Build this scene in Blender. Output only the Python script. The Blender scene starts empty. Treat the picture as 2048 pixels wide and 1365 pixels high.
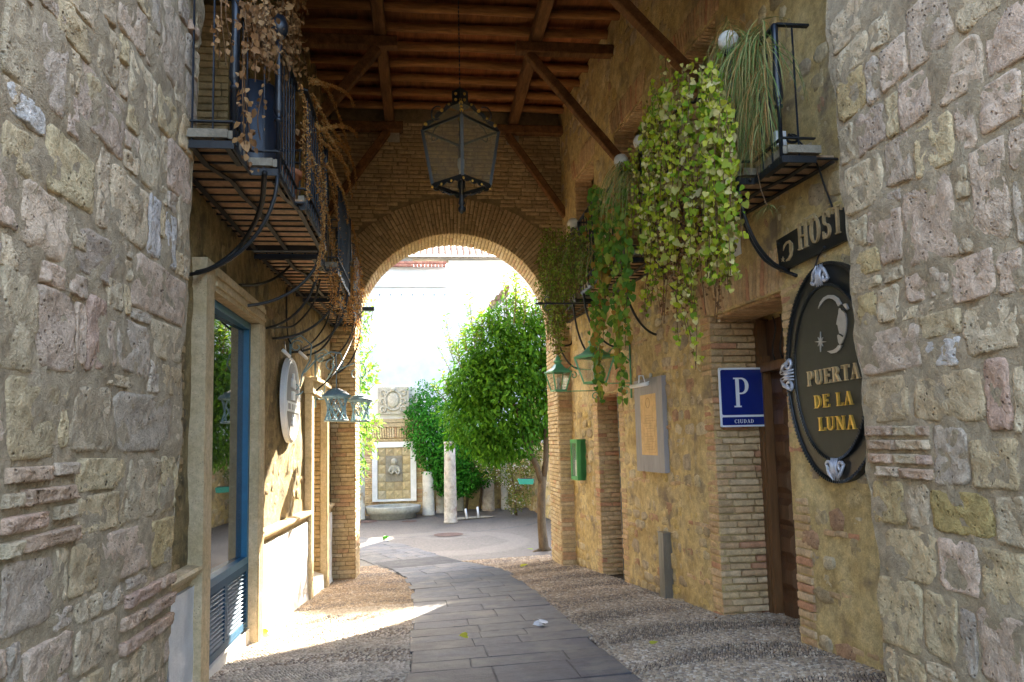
import bpy, math, random
import numpy as np
from mathutils import Vector, Matrix, noise as mnoise
random.seed(11); rng = np.random.default_rng(5)
R = math.radians
S = bpy.context.scene
# ------------------------------------------------------------------ camera, sky, sun, exposure
EYE = np.array([0., 0., 1.6]); FPX = 1500.; CX, CY = 1024., 739.
def basis(th, ph, ro):
    f = np.array([math.sin(th)*math.cos(ph), math.cos(th)*math.cos(ph), math.sin(ph)])
    r0 = np.array([math.cos(th), -math.sin(th), 0.]); u0 = np.cross(r0, f)
    return r0*math.cos(ro)-u0*math.sin(ro), u0*math.cos(ro)+r0*math.sin(ro), f
CR, CU, CF = basis(R(6.7106), R(5.4463), R(1.3))
cd = bpy.data.cameras.new('camera'); cam = bpy.data.objects.new('camera', cd); S.collection.objects.link(cam)
cd.sensor_width = 36; cd.lens = FPX/2048*36; cd.shift_y = (CY-682.5)/2048; cd.clip_start = .05; cd.clip_end = 2000
m = Matrix(((CR[0], CU[0], -CF[0], 0), (CR[1], CU[1], -CF[1], 0), (CR[2], CU[2], -CF[2], 1.6), (0, 0, 0, 1)))
cam.matrix_world = m; S.camera = cam
SUN = Vector((.47, 1., .80)).normalized()
wd = bpy.data.worlds.new('World'); S.world = wd; wd.use_nodes = True
nt = wd.node_tree; bg = nt.nodes['Background']; sky = nt.nodes.new('ShaderNodeTexSky'); sky.sky_type = 'NISHITA'
sky.sun_disc = False; sky.sun_elevation = math.asin(SUN.z); sky.sun_rotation = math.atan2(SUN.x, SUN.y)
sky.air_density = 1.0; sky.dust_density = 3.5; sky.ozone_density = .6
nt.links.new(sky.outputs[0], bg.inputs[0]); bg.inputs[1].default_value = .135
sl = bpy.data.lights.new('sun', 'SUN'); sl.energy = 5.0; sl.angle = R(.53); sl.color = (1, .89, .71)
so = bpy.data.objects.new('sun', sl); S.collection.objects.link(so); so.rotation_euler = (-SUN).to_track_quat('-Z', 'Y').to_euler()
so.location = (10, 30, 30)
S.view_settings.view_transform = 'Standard'; S.view_settings.look = 'None'; S.view_settings.gamma = 1
S.view_settings.use_curve_mapping = False; S.view_settings.exposure = 3.55
S.render.engine = 'CYCLES'
try:
    S.cycles.max_bounces = 10; S.cycles.diffuse_bounces = 6; S.cycles.transparent_max_bounces = 24; S.cycles.use_denoising = True
except Exception: pass
# ------------------------------------------------------------------ helpers
def at(px, py, X=None, Y=None, Z=None, n=None, d=None):
    v = CF + CR*(px-CX)/FPX - CU*(py-CY)/FPX
    if X is not None: t = (X-EYE[0])/v[0]
    elif Y is not None: t = Y/v[1]
    elif Z is not None: t = (Z-1.6)/v[2]
    else:
        n = np.array(n, float); t = (d-n@EYE)/(n@v)
    return EYE+v*t
def gz(x, y):
    if y < 0: return .03*x
    z = -.06*y+.03*x
    return max(z, -1.0) if y > 13 or x < 0 else z
def XR(y): return 3.9-.075*y
def XL(y): return -2.02+.045*max(0., y-9.2)
NR = Vector((-1, -.075, 0)).normalized(); TR = Vector((-.075, 1, 0)).normalized()
def PR(y, z, o=0): return Vector((XR(y), y, z))+NR*o
def PL(y, z, o=0): return Vector((XL(y)+o, y, z))
def RW(px, py, o=0):
    c = 3.9-o*math.sqrt(1+.075**2)
    return Vector(at(px, py, n=(1, .075, 0), d=c))
def LW(px, py, X): return Vector(at(px, py, X=X))
class MB:
    def __init__(s): s.v = []; s.f = []
    def add(s, vs, fs):
        k = len(s.v); s.v += [tuple(p) for p in vs]; s.f += [tuple(i+k for i in f) for f in fs]; return s
    def box(s, c, d, M=None):
        c = Vector(c); hx, hy, hz = d[0]/2, d[1]/2, d[2]/2; vs = []
        for z in (-hz, hz):
            for x, y in ((-hx, -hy), (hx, -hy), (hx, hy), (-hx, hy)):
                p = Vector((x, y, z)); p = (M @ p) if M else p; vs.append(c+p)
        return s.add(vs, [(3, 2, 1, 0), (4, 5, 6, 7), (0, 1, 5, 4), (1, 2, 6, 5), (2, 3, 7, 6), (3, 0, 4, 7)])
    def hexa(s, a, b):      # two quads a (back) and b (front), same order
        return s.add(list(a)+list(b), [(3, 2, 1, 0), (4, 5, 6, 7), (0, 1, 5, 4), (1, 2, 6, 5), (2, 3, 7, 6), (3, 0, 4, 7)])
    def bar(s, a, b, w, h, up=(0, 0, 1)):
        a = Vector(a); b = Vector(b); t = (b-a).normalized(); u = Vector(up)
        if abs(t.dot(u)) > .98: u = Vector((1, 0, 0))
        x = t.cross(u).normalized(); y = x.cross(t)
        q = lambda c: [c-x*w/2-y*h/2, c+x*w/2-y*h/2, c+x*w/2+y*h/2, c-x*w/2+y*h/2]
        return s.hexa(q(a), q(b))
    def tube(s, pts, r, n=6, cap=True):
        pts = [Vector(p) for p in pts]; k = len(pts); rs = r if isinstance(r, (list, tuple)) else [r]*k
        base = len(s.v); vs = []; prev = None
        for i, p in enumerate(pts):
            t = (pts[min(i+1, k-1)]-pts[max(i-1, 0)])
            if t.length < 1e-9: t = Vector((0, 0, 1))
            t.normalize()
            if prev is None:
                u = Vector((0, 0, 1)) if abs(t.z) < .9 else Vector((1, 0, 0)); x = t.cross(u).normalized()
            else: x = (prev-t*prev.dot(t)).normalized()
            prev = x; y = t.cross(x)
            for j in range(n):
                a = 2*math.pi*j/n; vs.append(p+(x*math.cos(a)+y*math.sin(a))*rs[i])
        fs = [(i*n+j, i*n+(j+1) % n, (i+1)*n+(j+1) % n, (i+1)*n+j) for i in range(k-1) for j in range(n)]
        if cap: fs += [tuple(range(n-1, -1, -1)), tuple((k-1)*n+j for j in range(n))]
        return s.add(vs, fs)
    def lathe(s, prof, c, n=16, M=None):
        c = Vector(c); vs = []
        for r, z in prof:
            for j in range(n):
                a = 2*math.pi*j/n; p = Vector((r*math.cos(a), r*math.sin(a), z)); vs.append(c+(M @ p if M else p))
        k = len(prof)
        fs = [(i*n+j, i*n+(j+1) % n, (i+1)*n+(j+1) % n, (i+1)*n+j) for i in range(k-1) for j in range(n)]
        fs += [tuple(range(n-1, -1, -1)), tuple((k-1)*n+j for j in range(n))]
        return s.add(vs, fs)
    def prism(s, poly, d):      # poly: points on a plane, d: extrusion vector
        poly = [Vector(p) for p in poly]; d = Vector(d); n = len(poly)
        return s.add(poly+[p+d for p in poly], [tuple(range(n-1, -1, -1)), tuple(range(n, 2*n))]+[(i, (i+1) % n, n+(i+1) % n, n+i) for i in range(n)])
    def ball(s, c, r, n=12, sq=(1, 1, 1)):
        pr = [(max(1e-4, r*math.sin(math.pi*i/n)), -r*math.cos(math.pi*i/n)) for i in range(n+1)]
        k = len(s.v); s.lathe(pr, (0, 0, 0), n+4)
        s.v[k:] = [(c[0]+p[0]*sq[0], c[1]+p[1]*sq[1], c[2]+p[2]*sq[2]) for p in s.v[k:]]
        return s
    def mesh(s, name, mat, smooth=False):
        me = bpy.data.meshes.new(name); me.from_pydata(s.v, [], s.f); me.materials.append(mat)
        if smooth: me.shade_smooth()
        me.update(); return me
    def build(s, name, mat, parent=None, smooth=False, **kw):
        return link(name, s.mesh(name, mat, smooth), parent, **kw)
COL = S.collection
ROOTLOC = {}
def link(name, me, parent=None, mw=None, label=None, kind=None, color=None):
    o = bpy.data.objects.new(name, me); COL.objects.link(o)
    if parent is not None:
        o.parent = parent
        if parent.name in ROOTLOC: o.matrix_parent_inverse = Matrix.Translation(-ROOTLOC[parent.name])
    if mw is not None: o.matrix_basis = mw
    if label: o['label'] = label
    if kind: o['kind'] = kind
    if color: o.color = (*color, 1)
    return o
def thing(name, label, cat, loc=(0, 0, 0), group=None):
    o = bpy.data.objects.new(name, None); COL.objects.link(o); o.location = loc; o.empty_display_size = .1
    ROOTLOC[o.name] = Vector(loc); o['label'] = label; o['category'] = cat; o['kind'] = 'thing'
    if group: o['group'] = group
    return o
def tag(o, label, cat, group=None):
    o['label'] = label; o['category'] = cat
    if group: o['group'] = group
    return o
def npmesh(name, V, F, mat, smooth=False):
    me = bpy.data.meshes.new(name); V = np.asarray(V, np.float32); F = np.asarray(F, np.int32); k = F.shape[1]
    me.vertices.add(len(V)); me.vertices.foreach_set('co', V.ravel())
    me.loops.add(F.size); me.loops.foreach_set('vertex_index', F.ravel())
    me.polygons.add(len(F)); me.polygons.foreach_set('loop_start', np.arange(0, F.size, k, dtype=np.int32))
    try: me.polygons.foreach_set('loop_total', np.full(len(F), k, np.int32))
    except Exception: pass
    me.update(calc_edges=True); me.validate()
    me.materials.append(mat)
    if smooth: me.shade_smooth()
    return me
def nz(p, s=1., k=0): return mnoise.noise(Vector((p[0]*s+k, p[1]*s+k*1.7, p[2]*s)))
# ------------------------------------------------------------------ materials
def ramp(N, cols, pos=None, interp='LINEAR'):
    r = N.new('ShaderNodeValToRGB'); e = r.color_ramp.elements; r.color_ramp.interpolation = interp
    while len(e) < len(cols): e.new(.5)
    for i, c in enumerate(cols):
        e[i].position = pos[i] if pos else i/max(1, len(cols)-1); e[i].color = (*c, 1) if len(c) == 3 else c
    return r
def M(name, pal, src='noise', nscale=3., var=.35, vscale=9., fine=60., bump=.3, bd=.02, rough=.85, spec=.25, stretch=(1, 1, 1),
      stain=None, stscale=1.2, stpos=(.5, .62), pits=0., metallic=0., trans=0., vor=0., tri=None, coat=0.):
    """pal: palette; src: what picks from it - noise / obj (random per object) / isl (random per island) / color (object colour)"""
    mt = bpy.data.materials.new(name); mt.use_nodes = True; nt = mt.node_tree; N = nt.nodes; L = nt.links
    b = N['Principled BSDF']; geo = N.new('ShaderNodeNewGeometry')
    mp = N.new('ShaderNodeMapping'); mp.inputs['Scale'].default_value = stretch; L.new(geo.outputs['Position'], mp.inputs[0])
    def nse(sc, det=5, ro=.6):
        n = N.new('ShaderNodeTexNoise'); n.inputs['Scale'].default_value = sc; n.inputs['Detail'].default_value = det
        n.inputs['Roughness'].default_value = ro; L.new(mp.outputs[0], n.inputs['Vector']); return n
    if src == 'color':
        oi = N.new('ShaderNodeObjectInfo'); base = oi.outputs['Color']
    else:
        r = ramp(N, pal, interp='LINEAR' if src == 'noise' else 'CONSTANT', pos=None if src == 'noise' else [i/len(pal) for i in range(len(pal))])
        if src == 'noise': a = nse(nscale); rr = N.new('ShaderNodeMapRange'); rr.inputs[1].default_value = .3; rr.inputs[2].default_value = .7; L.new(a.outputs[0], rr.inputs[0]); L.new(rr.outputs[0], r.inputs[0])
        elif src == 'obj': oi = N.new('ShaderNodeObjectInfo'); L.new(oi.outputs['Random'], r.inputs[0])
        else: L.new(geo.outputs['Random Per Island'], r.inputs[0])
        base = r.outputs[0]
    def mul(c, f, lo, hi):      # multiply colour by a grey between lo and hi
        mr = N.new('ShaderNodeMapRange'); mr.inputs[1].default_value = .3; mr.inputs[2].default_value = .7
        mr.inputs[3].default_value = lo; mr.inputs[4].default_value = hi; L.new(f, mr.inputs[0])
        mx = N.new('ShaderNodeMix'); mx.data_type = 'RGBA'; mx.blend_type = 'MULTIPLY'; mx.inputs[0].default_value = 1
        L.new(c, mx.inputs[6]); L.new(mr.outputs[0], mx.inputs[7]); return mx.outputs[2]
    n1 = nse(vscale, 6, .65); n2 = nse(fine, 3, .7)
    base = mul(base, n1.outputs[0], 1-var, 1+var*.8); base = mul(base, n2.outputs[0], 1-var*.5, 1+var*.5)
    if stain:
        n3 = nse(stscale, 5, .6); rs = ramp(N, [(0, 0, 0), (1, 1, 1)], stpos); L.new(n3.outputs[0], rs.inputs[0])
        mx = N.new('ShaderNodeMix'); mx.data_type = 'RGBA'; L.new(rs.outputs[0], mx.inputs[0]); L.new(base, mx.inputs[6]); mx.inputs[7].default_value = (*stain, 1); base = mx.outputs[2]
    hgt = N.new('ShaderNodeMath'); hgt.operation = 'ADD'; L.new(n1.outputs[0], hgt.inputs[0])
    h2 = N.new('ShaderNodeMath'); h2.operation = 'MULTIPLY'; h2.inputs[1].default_value = .45; L.new(n2.outputs[0], h2.inputs[0]); L.new(h2.outputs[0], hgt.inputs[1])
    ho = hgt.outputs[0]
    if pits or vor:
        vo = N.new('ShaderNodeTexVoronoi'); vo.inputs['Scale'].default_value = vor or 25; L.new(mp.outputs[0], vo.inputs['Vector'])
        pr = ramp(N, [(0, 0, 0), (1, 1, 1)], (.0, .28)); L.new(vo.outputs[0], pr.inputs[0])
        if pits:
            n5 = nse(6, 2); pc = ramp(N, [(1, 1, 1), (0, 0, 0)], (.46, .56)); L.new(n5.outputs[0], pc.inputs[0])
            mx2 = N.new('ShaderNodeMath'); mx2.operation = 'MAXIMUM'; L.new(pr.outputs[0], mx2.inputs[0]); L.new(pc.outputs[0], mx2.inputs[1]); pv = mx2.outputs[0]
            base = mul(base, pv, .35, 1.0)
        else: pv = vo.outputs[0]
        h3 = N.new('ShaderNodeMath'); h3.operation = 'MULTIPLY_ADD'; h3.inputs[1].default_value = pits or .6; L.new(pv, h3.inputs[0]); L.new(ho, h3.inputs[2]); ho = h3.outputs[0]
    bp = N.new('ShaderNodeBump'); bp.inputs['Strength'].default_value = bump; bp.inputs['Distance'].default_value = bd
    L.new(ho, bp.inputs['Height']); L.new(bp.outputs[0], b.inputs['Normal'])
    L.new(base, b.inputs['Base Color']); b.inputs['Roughness'].default_value = rough; b.inputs['Metallic'].default_value = metallic
    b.inputs['Specular IOR Level'].default_value = spec; b.inputs['Coat Weight'].default_value = coat
    if trans:
        t = N.new('ShaderNodeBsdfTranslucent'); L.new(base, t.inputs[0]); ms = N.new('ShaderNodeMixShader'); ms.inputs[0].default_value = trans
        L.new(b.outputs[0], ms.inputs[1]); L.new(t.outputs[0], ms.inputs[2]); L.new(ms.outputs[0], N['Material Output'].inputs[0])
    return mt
def glass(name, tint=(1, 1, 1), rough=.02, base=.06, ior=1.55, sc=1., dust=.0):
    mt = bpy.data.materials.new(name); mt.use_nodes = True; nt = mt.node_tree; N = nt.nodes; L = nt.links; N.remove(N['Principled BSDF'])
    t = N.new('ShaderNodeBsdfTransparent'); t.inputs[0].default_value = (*tint, 1); g = N.new('ShaderNodeBsdfGlossy'); g.inputs['Roughness'].default_value = rough
    f = N.new('ShaderNodeFresnel'); f.inputs[0].default_value = ior; ad = N.new('ShaderNodeMath'); ad.operation = 'ADD'; ad.operation = 'MULTIPLY_ADD'; ad.inputs[1].default_value = sc; ad.inputs[2].default_value = base; ad.use_clamp = True
    L.new(f.outputs[0], ad.inputs[0]); ms = N.new('ShaderNodeMixShader'); L.new(ad.outputs[0], ms.inputs[0]); L.new(t.outputs[0], ms.inputs[1]); L.new(g.outputs[0], ms.inputs[2])
    out = ms.outputs[0]
    if dust:
        d = N.new('ShaderNodeBsdfDiffuse'); d.inputs[0].default_value = (.55, .50, .40, 1); tr = N.new('ShaderNodeBsdfTranslucent'); tr.inputs[0].default_value = (.55, .50, .40, 1); m1 = N.new('ShaderNodeMixShader'); L.new(d.outputs[0], m1.inputs[1]); L.new(tr.outputs[0], m1.inputs[2])
        g2 = N.new('ShaderNodeNewGeometry'); nn = N.new('ShaderNodeTexNoise'); nn.inputs['Scale'].default_value = 7; nn.inputs['Detail'].default_value = 6; L.new(g2.outputs['Position'], nn.inputs['Vector']); mr = N.new('ShaderNodeMapRange'); mr.inputs[1].default_value = .35; mr.inputs[2].default_value = .7; mr.inputs[3].default_value = dust*.5; mr.inputs[4].default_value = dust*1.6; L.new(nn.outputs[0], mr.inputs[0])
        m2 = N.new('ShaderNodeMixShader'); L.new(mr.outputs[0], m2.inputs[0]); L.new(out, m2.inputs[1]); L.new(m1.outputs[0], m2.inputs[2]); out = m2.outputs[0]
    L.new(out, N['Material Output'].inputs[0]); return mt
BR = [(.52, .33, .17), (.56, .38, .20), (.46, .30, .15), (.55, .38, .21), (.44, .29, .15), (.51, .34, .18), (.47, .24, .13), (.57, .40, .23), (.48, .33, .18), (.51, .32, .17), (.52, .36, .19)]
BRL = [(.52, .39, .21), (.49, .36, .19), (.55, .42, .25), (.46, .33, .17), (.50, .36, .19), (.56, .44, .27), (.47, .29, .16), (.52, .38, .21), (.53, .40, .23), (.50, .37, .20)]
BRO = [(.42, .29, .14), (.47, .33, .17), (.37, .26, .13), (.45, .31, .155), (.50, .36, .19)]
m_brick_o = M('brick_obj', BR, 'obj', vscale=14, bump=.6, bd=.012, var=.3)
m_brick_i = M('brick_isl', BR, 'isl', vscale=14, bump=.6, bd=.012, var=.3)
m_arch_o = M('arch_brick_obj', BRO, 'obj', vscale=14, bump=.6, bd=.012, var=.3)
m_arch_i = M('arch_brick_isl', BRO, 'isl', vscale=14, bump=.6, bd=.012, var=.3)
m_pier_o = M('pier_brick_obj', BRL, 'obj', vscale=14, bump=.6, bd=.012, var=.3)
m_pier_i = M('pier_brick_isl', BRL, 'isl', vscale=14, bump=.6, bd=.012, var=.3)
m_stone_c = M('ashlar_stone', None, 'color', vscale=13, fine=70, bump=1.0, bd=.035, var=.34, pits=.6, vor=26)
m_mortar = M('near_mortar', [(.36, .275, .17), (.46, .36, .23), (.41, .315, .20)], 'noise', nscale=2.2, vscale=15, fine=90, bump=1., bd=.03, var=.3)
m_mortar_w = M('brick_mortar', [(.34, .26, .15), (.44, .34, .20)], 'noise', nscale=3, vscale=14, bump=.7, bd=.02, var=.3)
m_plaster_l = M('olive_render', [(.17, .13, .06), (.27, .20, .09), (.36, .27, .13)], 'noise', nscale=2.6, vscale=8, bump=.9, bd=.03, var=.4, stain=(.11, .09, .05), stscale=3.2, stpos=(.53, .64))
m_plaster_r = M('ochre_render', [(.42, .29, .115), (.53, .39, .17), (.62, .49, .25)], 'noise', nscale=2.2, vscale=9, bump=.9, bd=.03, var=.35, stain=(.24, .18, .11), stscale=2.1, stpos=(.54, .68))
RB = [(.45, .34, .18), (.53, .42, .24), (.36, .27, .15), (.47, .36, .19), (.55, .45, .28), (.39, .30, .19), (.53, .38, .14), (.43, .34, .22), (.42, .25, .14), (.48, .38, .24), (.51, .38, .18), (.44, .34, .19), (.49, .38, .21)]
m_rub_o = M('rubble_obj', RB, 'obj', vscale=10, bump=1., bd=.025, var=.36, pits=.3)
m_rub_i = M('rubble_isl', RB, 'isl', vscale=10, bump=1., bd=.025, var=.36)
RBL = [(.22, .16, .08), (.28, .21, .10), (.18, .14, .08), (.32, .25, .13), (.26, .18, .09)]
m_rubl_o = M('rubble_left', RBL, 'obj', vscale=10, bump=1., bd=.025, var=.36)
m_surround = M('carved_stone', [(.48, .37, .20), (.56, .44, .26), (.62, .50, .32)], 'noise', nscale=3, vscale=18, bump=.6, bd=.012, var=.22, pits=.35, vor=45)
m_white = M('limewash', [(.70, .69, .66), (.80, .79, .76)], 'noise', nscale=4, vscale=6, bump=.5, bd=.02, var=.08)
m_bluepaint = M('blue_paint', [(.012, .11, .21), (.018, .14, .26)], 'noise', nscale=3, bump=.08, var=.12, rough=.4, spec=.5)
m_louver = M('blue_louver', [(.022, .075, .14), (.03, .095, .17)], 'noise', nscale=3, bump=.08, var=.1, rough=.6, spec=.15)
m_iron = M('black_iron', [(.010, .012, .014), (.022, .024, .026)], 'noise', bump=.25, var=.3, rough=.45, spec=.5)
m_ironblue = M('blue_black_iron', [(.007, .011, .017), (.012, .017, .026)], 'noise', bump=.2, var=.3, rough=.35, spec=.6)
m_tile = M('terracotta', [(.42, .26, .14), (.50, .32, .19), (.54, .38, .24), (.38, .25, .14), (.50, .34, .22)], 'obj', vscale=12, bump=.4, var=.3)
m_conc = M('curb_concrete', [(.22, .19, .14), (.32, .28, .21)], 'noise', vscale=14, bump=.5, var=.25)
m_wood = M('old_beam', [(.12, .055, .02), (.19, .09, .034), (.15, .07, .028)], 'noise', nscale=2, vscale=10, fine=50, bump=.6, bd=.01, var=.45, stretch=(1, .12, 1))
m_woodx = M('old_rafter', [(.21, .09, .028), (.31, .14, .046), (.25, .115, .04)], 'noise', nscale=2, vscale=10, fine=50, bump=.6, bd=.01, var=.45, stretch=(.12, 1, 1))
m_plank = M('roof_plank', [(.25, .08, .024), (.19, .065, .02), (.30, .105, .035), (.22, .085, .027)], 'obj', vscale=9, bump=.4, var=.4, stretch=(1, .1, 1))
m_door = M('walnut_door', [(.060, .024, .009), (.10, .042, .016)], 'noise', nscale=3, vscale=14, bump=.3, var=.35, stretch=(1, 1, .1), rough=.42, spec=.5)
m_doorl = M('door_frame_wood', [(.13, .06, .02), (.19, .09, .035)], 'noise', nscale=3, vscale=14, bump=.3, var=.3, stretch=(1, 1, .1), rough=.4, spec=.5)
m_slate = M('slate', [(.046, .050, .068), (.070, .073, .090), (.056, .058, .073), (.078, .079, .090), (.052, .057, .078), (.064, .062, .068)], 'obj', vscale=7, fine=70, bump=.9, bd=.016, var=.42, rough=.6, spec=.4, stain=(.14, .13, .12), stscale=1.9, stpos=(.48, .70))
m_joint = M('paving_bed', [(.045, .036, .027), (.085, .066, .048)], 'noise', nscale=1.2, vscale=20, bump=.5, var=.3)
PB = [(.42, .31, .20), (.30, .215, .14), (.50, .39, .27), (.37, .26, .16), (.22, .165, .115), (.45, .33, .21), (.33, .255, .19), (.56, .46, .34)]
m_peb = M('pebble', PB, 'isl', vscale=2.2, var=.3, bump=.15, rough=.6, spec=.4)
m_pebd = M('pebble_dark', [(.24, .17, .11), (.17, .125, .09), (.30, .22, .15), (.20, .165, .135)], 'isl', vscale=2.2, var=.3, bump=.15, rough=.6, spec=.4)
m_pebl = M('pebble_light', [(.50, .41, .30), (.42, .34, .25), (.58, .49, .38), (.32, .26, .20), (.46, .38, .29)], 'isl', vscale=2.2, var=.3, bump=.15, rough=.55, spec=.4)
m_blue = M('lantern_blue', [(.18, .29, .33), (.24, .35, .39)], 'noise', bump=.3, var=.25, rough=.5)
m_green = M('lantern_green', [(.10, .34, .15), (.13, .40, .19)], 'noise', bump=.15, var=.2, rough=.45, spec=.4)
m_greenbox = M('menu_green', [(.06, .26, .07), (.08, .32, .09)], 'noise', bump=.1, var=.1, rough=.5)
m_glass = glass('lantern_glass', (.90, .90, .82), .25, .012, 1.3, .22, .20)
m_pane = glass('shop_glass', (.35, .45, .40), .012, .22, 1.55, 1., .05)
m_black = M('sign_black', [(.012, .013, .012), (.020, .020, .018)], 'noise', bump=.1, var=.15, rough=.38, spec=.5)
m_olive = M('sign_olive', [(.040, .036, .024), (.050, .045, .030)], 'noise', bump=.08, var=.1, rough=.5)
m_gold = M('gold_leaf', [(.62, .38, .06), (.78, .52, .12)], 'noise', nscale=20, bump=.2, var=.2, rough=.35, metallic=.5)
m_bronze = M('bronze_letters', [(.48, .34, .17), (.60, .45, .24)], 'noise', nscale=12, bump=.1, var=.2, rough=.4, metallic=.3)
m_silver = M('silver_ornament', [(.42, .42, .46), (.60, .60, .64)], 'noise', nscale=14, bump=.3, var=.2, rough=.35, metallic=.35)
m_moon = M('moon_metal', [(.42, .38, .32), (.52, .47, .40)], 'noise', nscale=8, bump=.05, var=.1, rough=.4, metallic=.3)
m_signblue = M('sign_blue', [(.006, .018, .15), (.008, .022, .18)], 'noise', bump=.02, var=.05, rough=.25, spec=.6)
m_signwhite = M('sign_white', [(.72, .73, .75), (.78, .79, .80)], 'noise', bump=.02, var=.05, rough=.3, spec=.5)
m_greywood = M('grey_board', [(.30, .27, .25), (.34, .31, .29)], 'noise', bump=.15, var=.12, vscale=20, rough=.6, stretch=(1, 1, .1))
m_paper = M('ochre_map', [(.62, .40, .17), (.70, .48, .23)], 'noise', nscale=8, bump=.02, var=.15)
m_ink = M('map_ink', [(.34, .19, .07), (.40, .24, .10)], 'noise', bump=.02, var=.1)
m_steel = M('post_steel', [(.22, .21, .18), (.30, .28, .24)], 'noise', nscale=4, bump=.1, var=.2, rough=.4, metallic=.7, stretch=(1, 1, .2))
m_grey = M('oval_grey', [(.20, .18, .17), (.25, .23, .22)], 'noise', bump=.03, var=.08, rough=.4)
m_lamp = M('lamp_globe', [(.50, .48, .42), (.60, .58, .52)], 'noise', nscale=6, bump=.3, var=.2, rough=.6)
m_pot = M('clay_pot', [(.40, .16, .08), (.50, .22, .11)], 'noise', bump=.3, var=.25)
m_tank = M('blue_tank', [(.012, .020, .036), (.018, .030, .052)], 'noise', bump=.05, var=.15, rough=.35, spec=.6)
m_cable = M('cable', [(.012, .012, .012), (.02, .02, .02)], 'noise', bump=.05, var=.1, rough=.5)
m_bark = M('bark', [(.10, .065, .035), (.16, .11, .06)], 'noise', nscale=4, vscale=14, bump=1, bd=.03, var=.4, stretch=(1, 1, .3))
def leafm(name, pal, trans=.38, src='isl'): return M(name, pal, src, vscale=40, fine=120, var=.12, bump=.1, rough=.6, spec=.16, trans=trans)
m_lorange = leafm('orange_leaf', [(.050, .155, .008), (.065, .19, .010), (.038, .125, .008), (.085, .23, .012), (.12, .29, .015)], .46)
m_lyoung = leafm('young_leaf', [(.12, .24, .008), (.16, .27, .01), (.09, .20, .008), (.20, .28, .015)], .5)
m_lfic = leafm('ficus_leaf', [(.035, .17, .012), (.045, .21, .015), (.028, .14, .010), (.065, .27, .02)], .42)
m_lvine = leafm('vine_leaf', [(.44, .47, .03), (.34, .43, .03), (.52, .52, .06), (.18, .30, .02), (.62, .56, .16), (.40, .48, .03), (.68, .60, .26), (.20, .17, .04)], .4)
m_lvine_o = leafm('vine_leaf_single', [(.30, .36, .04), (.24, .33, .03), (.38, .42, .07), (.18, .30, .03), (.48, .46, .14), (.55, .48, .22)], .4, 'obj')
m_livy = leafm('ivy_leaf', [(.12, .24, .03), (.20, .30, .03), (.09, .20, .03), (.28, .32, .04), (.36, .20, .04), (.26, .34, .05)], .38)
m_livy_o = leafm('ivy_leaf_single', [(.12, .24, .03), (.20, .30, .03), (.10, .22, .03), (.28, .34, .05), (.34, .22, .04)], .38, 'obj')
m_lfine = leafm('fine_leaf', [(.14, .20, .02), (.18, .25, .03), (.24, .28, .04), (.14, .11, .03), (.10, .16, .02)], .3)
m_grass = leafm('spider_blade', [(.18, .24, .07), (.27, .33, .12), (.14, .22, .06), (.44, .34, .13), (.32, .34, .13), (.40, .22, .07)], .3)
m_dry = leafm('dry_leaf', [(.26, .13, .05), (.34, .19, .08), (.20, .10, .04), (.40, .24, .11), (.16, .08, .03)], .25)
m_dryfern = leafm('dry_frond', [(.50, .24, .07), (.60, .31, .10), (.42, .20, .05), (.56, .36, .14)], .3)
m_drystem = M('dry_stem', [(.12, .07, .03), (.18, .10, .05)], 'noise', bump=.2, var=.3)
m_flower = leafm('flower', [(.70, .68, .60), (.62, .50, .46)], .3)
# ------------------------------------------------------------------ piece library (bricks, stones shared between alike pieces)
def rough_block(seed, mat, ch=.10):
    r = random.Random(seed); mb = MB(); rings = []
    def ring(x, sx, sy, jit):
        pts = []
        for (u, v) in ((-1, -.82), (-.9, -1), (0, -1), (.9, -1), (1, -.82), (1, .82), (.9, 1), (0, 1), (-.9, 1), (-1, .82)):
            pts.append(((u*sx+r.uniform(-jit, jit))*.5, (v*sy+r.uniform(-jit*2.2, jit*2.2))*.5, x))
        return pts
    V = ring(-.5, 1, 1, .0)+ring(.30, 1, 1, .02)+ring(.44, .96, .84, .05); n = 10
    F = [(i*n+j, i*n+(j+1) % n, (i+1)*n+(j+1) % n, (i+1)*n+j) for i in range(2) for j in range(n)]
    V.append((r.uniform(-.2, .2), r.uniform(-.1, .1), .5+r.uniform(-.06, .06))); F += [(2*n+j, 2*n+(j+1) % n, 3*n) for j in range(n)]
    mb.add(V, F); return mb.mesh('brick', mat)
def rough_stone(seed, mat, k=11):
    r = random.Random(seed); V = []; F = []; rad = []
    for j in range(k):
        a = 2*math.pi*j/k; c, s_ = math.cos(a), math.sin(a); q = (abs(c)**3.2+abs(s_)**3.2)**(-1/3.2); rad.append(q*(1+r.uniform(-.16, .10)))
    for (sc, z) in ((1, -.5), (1, .2), (.9, .42), (.5, .5)):
        for j in range(k):
            a = 2*math.pi*j/k; q = rad[j]*sc*.5; V.append((math.cos(a)*q, math.sin(a)*q, z+(r.uniform(-.09, .09) if z > 0 else 0)))
    F = [(i*k+j, i*k+(j+1) % k, (i+1)*k+(j+1) % k, (i+1)*k+j) for i in range(3) for j in range(k)]
    V.append((0, 0, .5)); F += [(3*k+j, 3*k+(j+1) % k, 4*k) for j in range(k)]
    mb = MB(); mb.add(V, F); return mb.mesh('stone', mat, True)
LIB = {}
def lib(kind, mat):
    key = (kind, mat.name)
    if key not in LIB: LIB[key] = [(rough_block if kind == 'brick' else rough_stone)(i*7+3, mat) for i in range(8)]
    return LIB[key]
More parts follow.
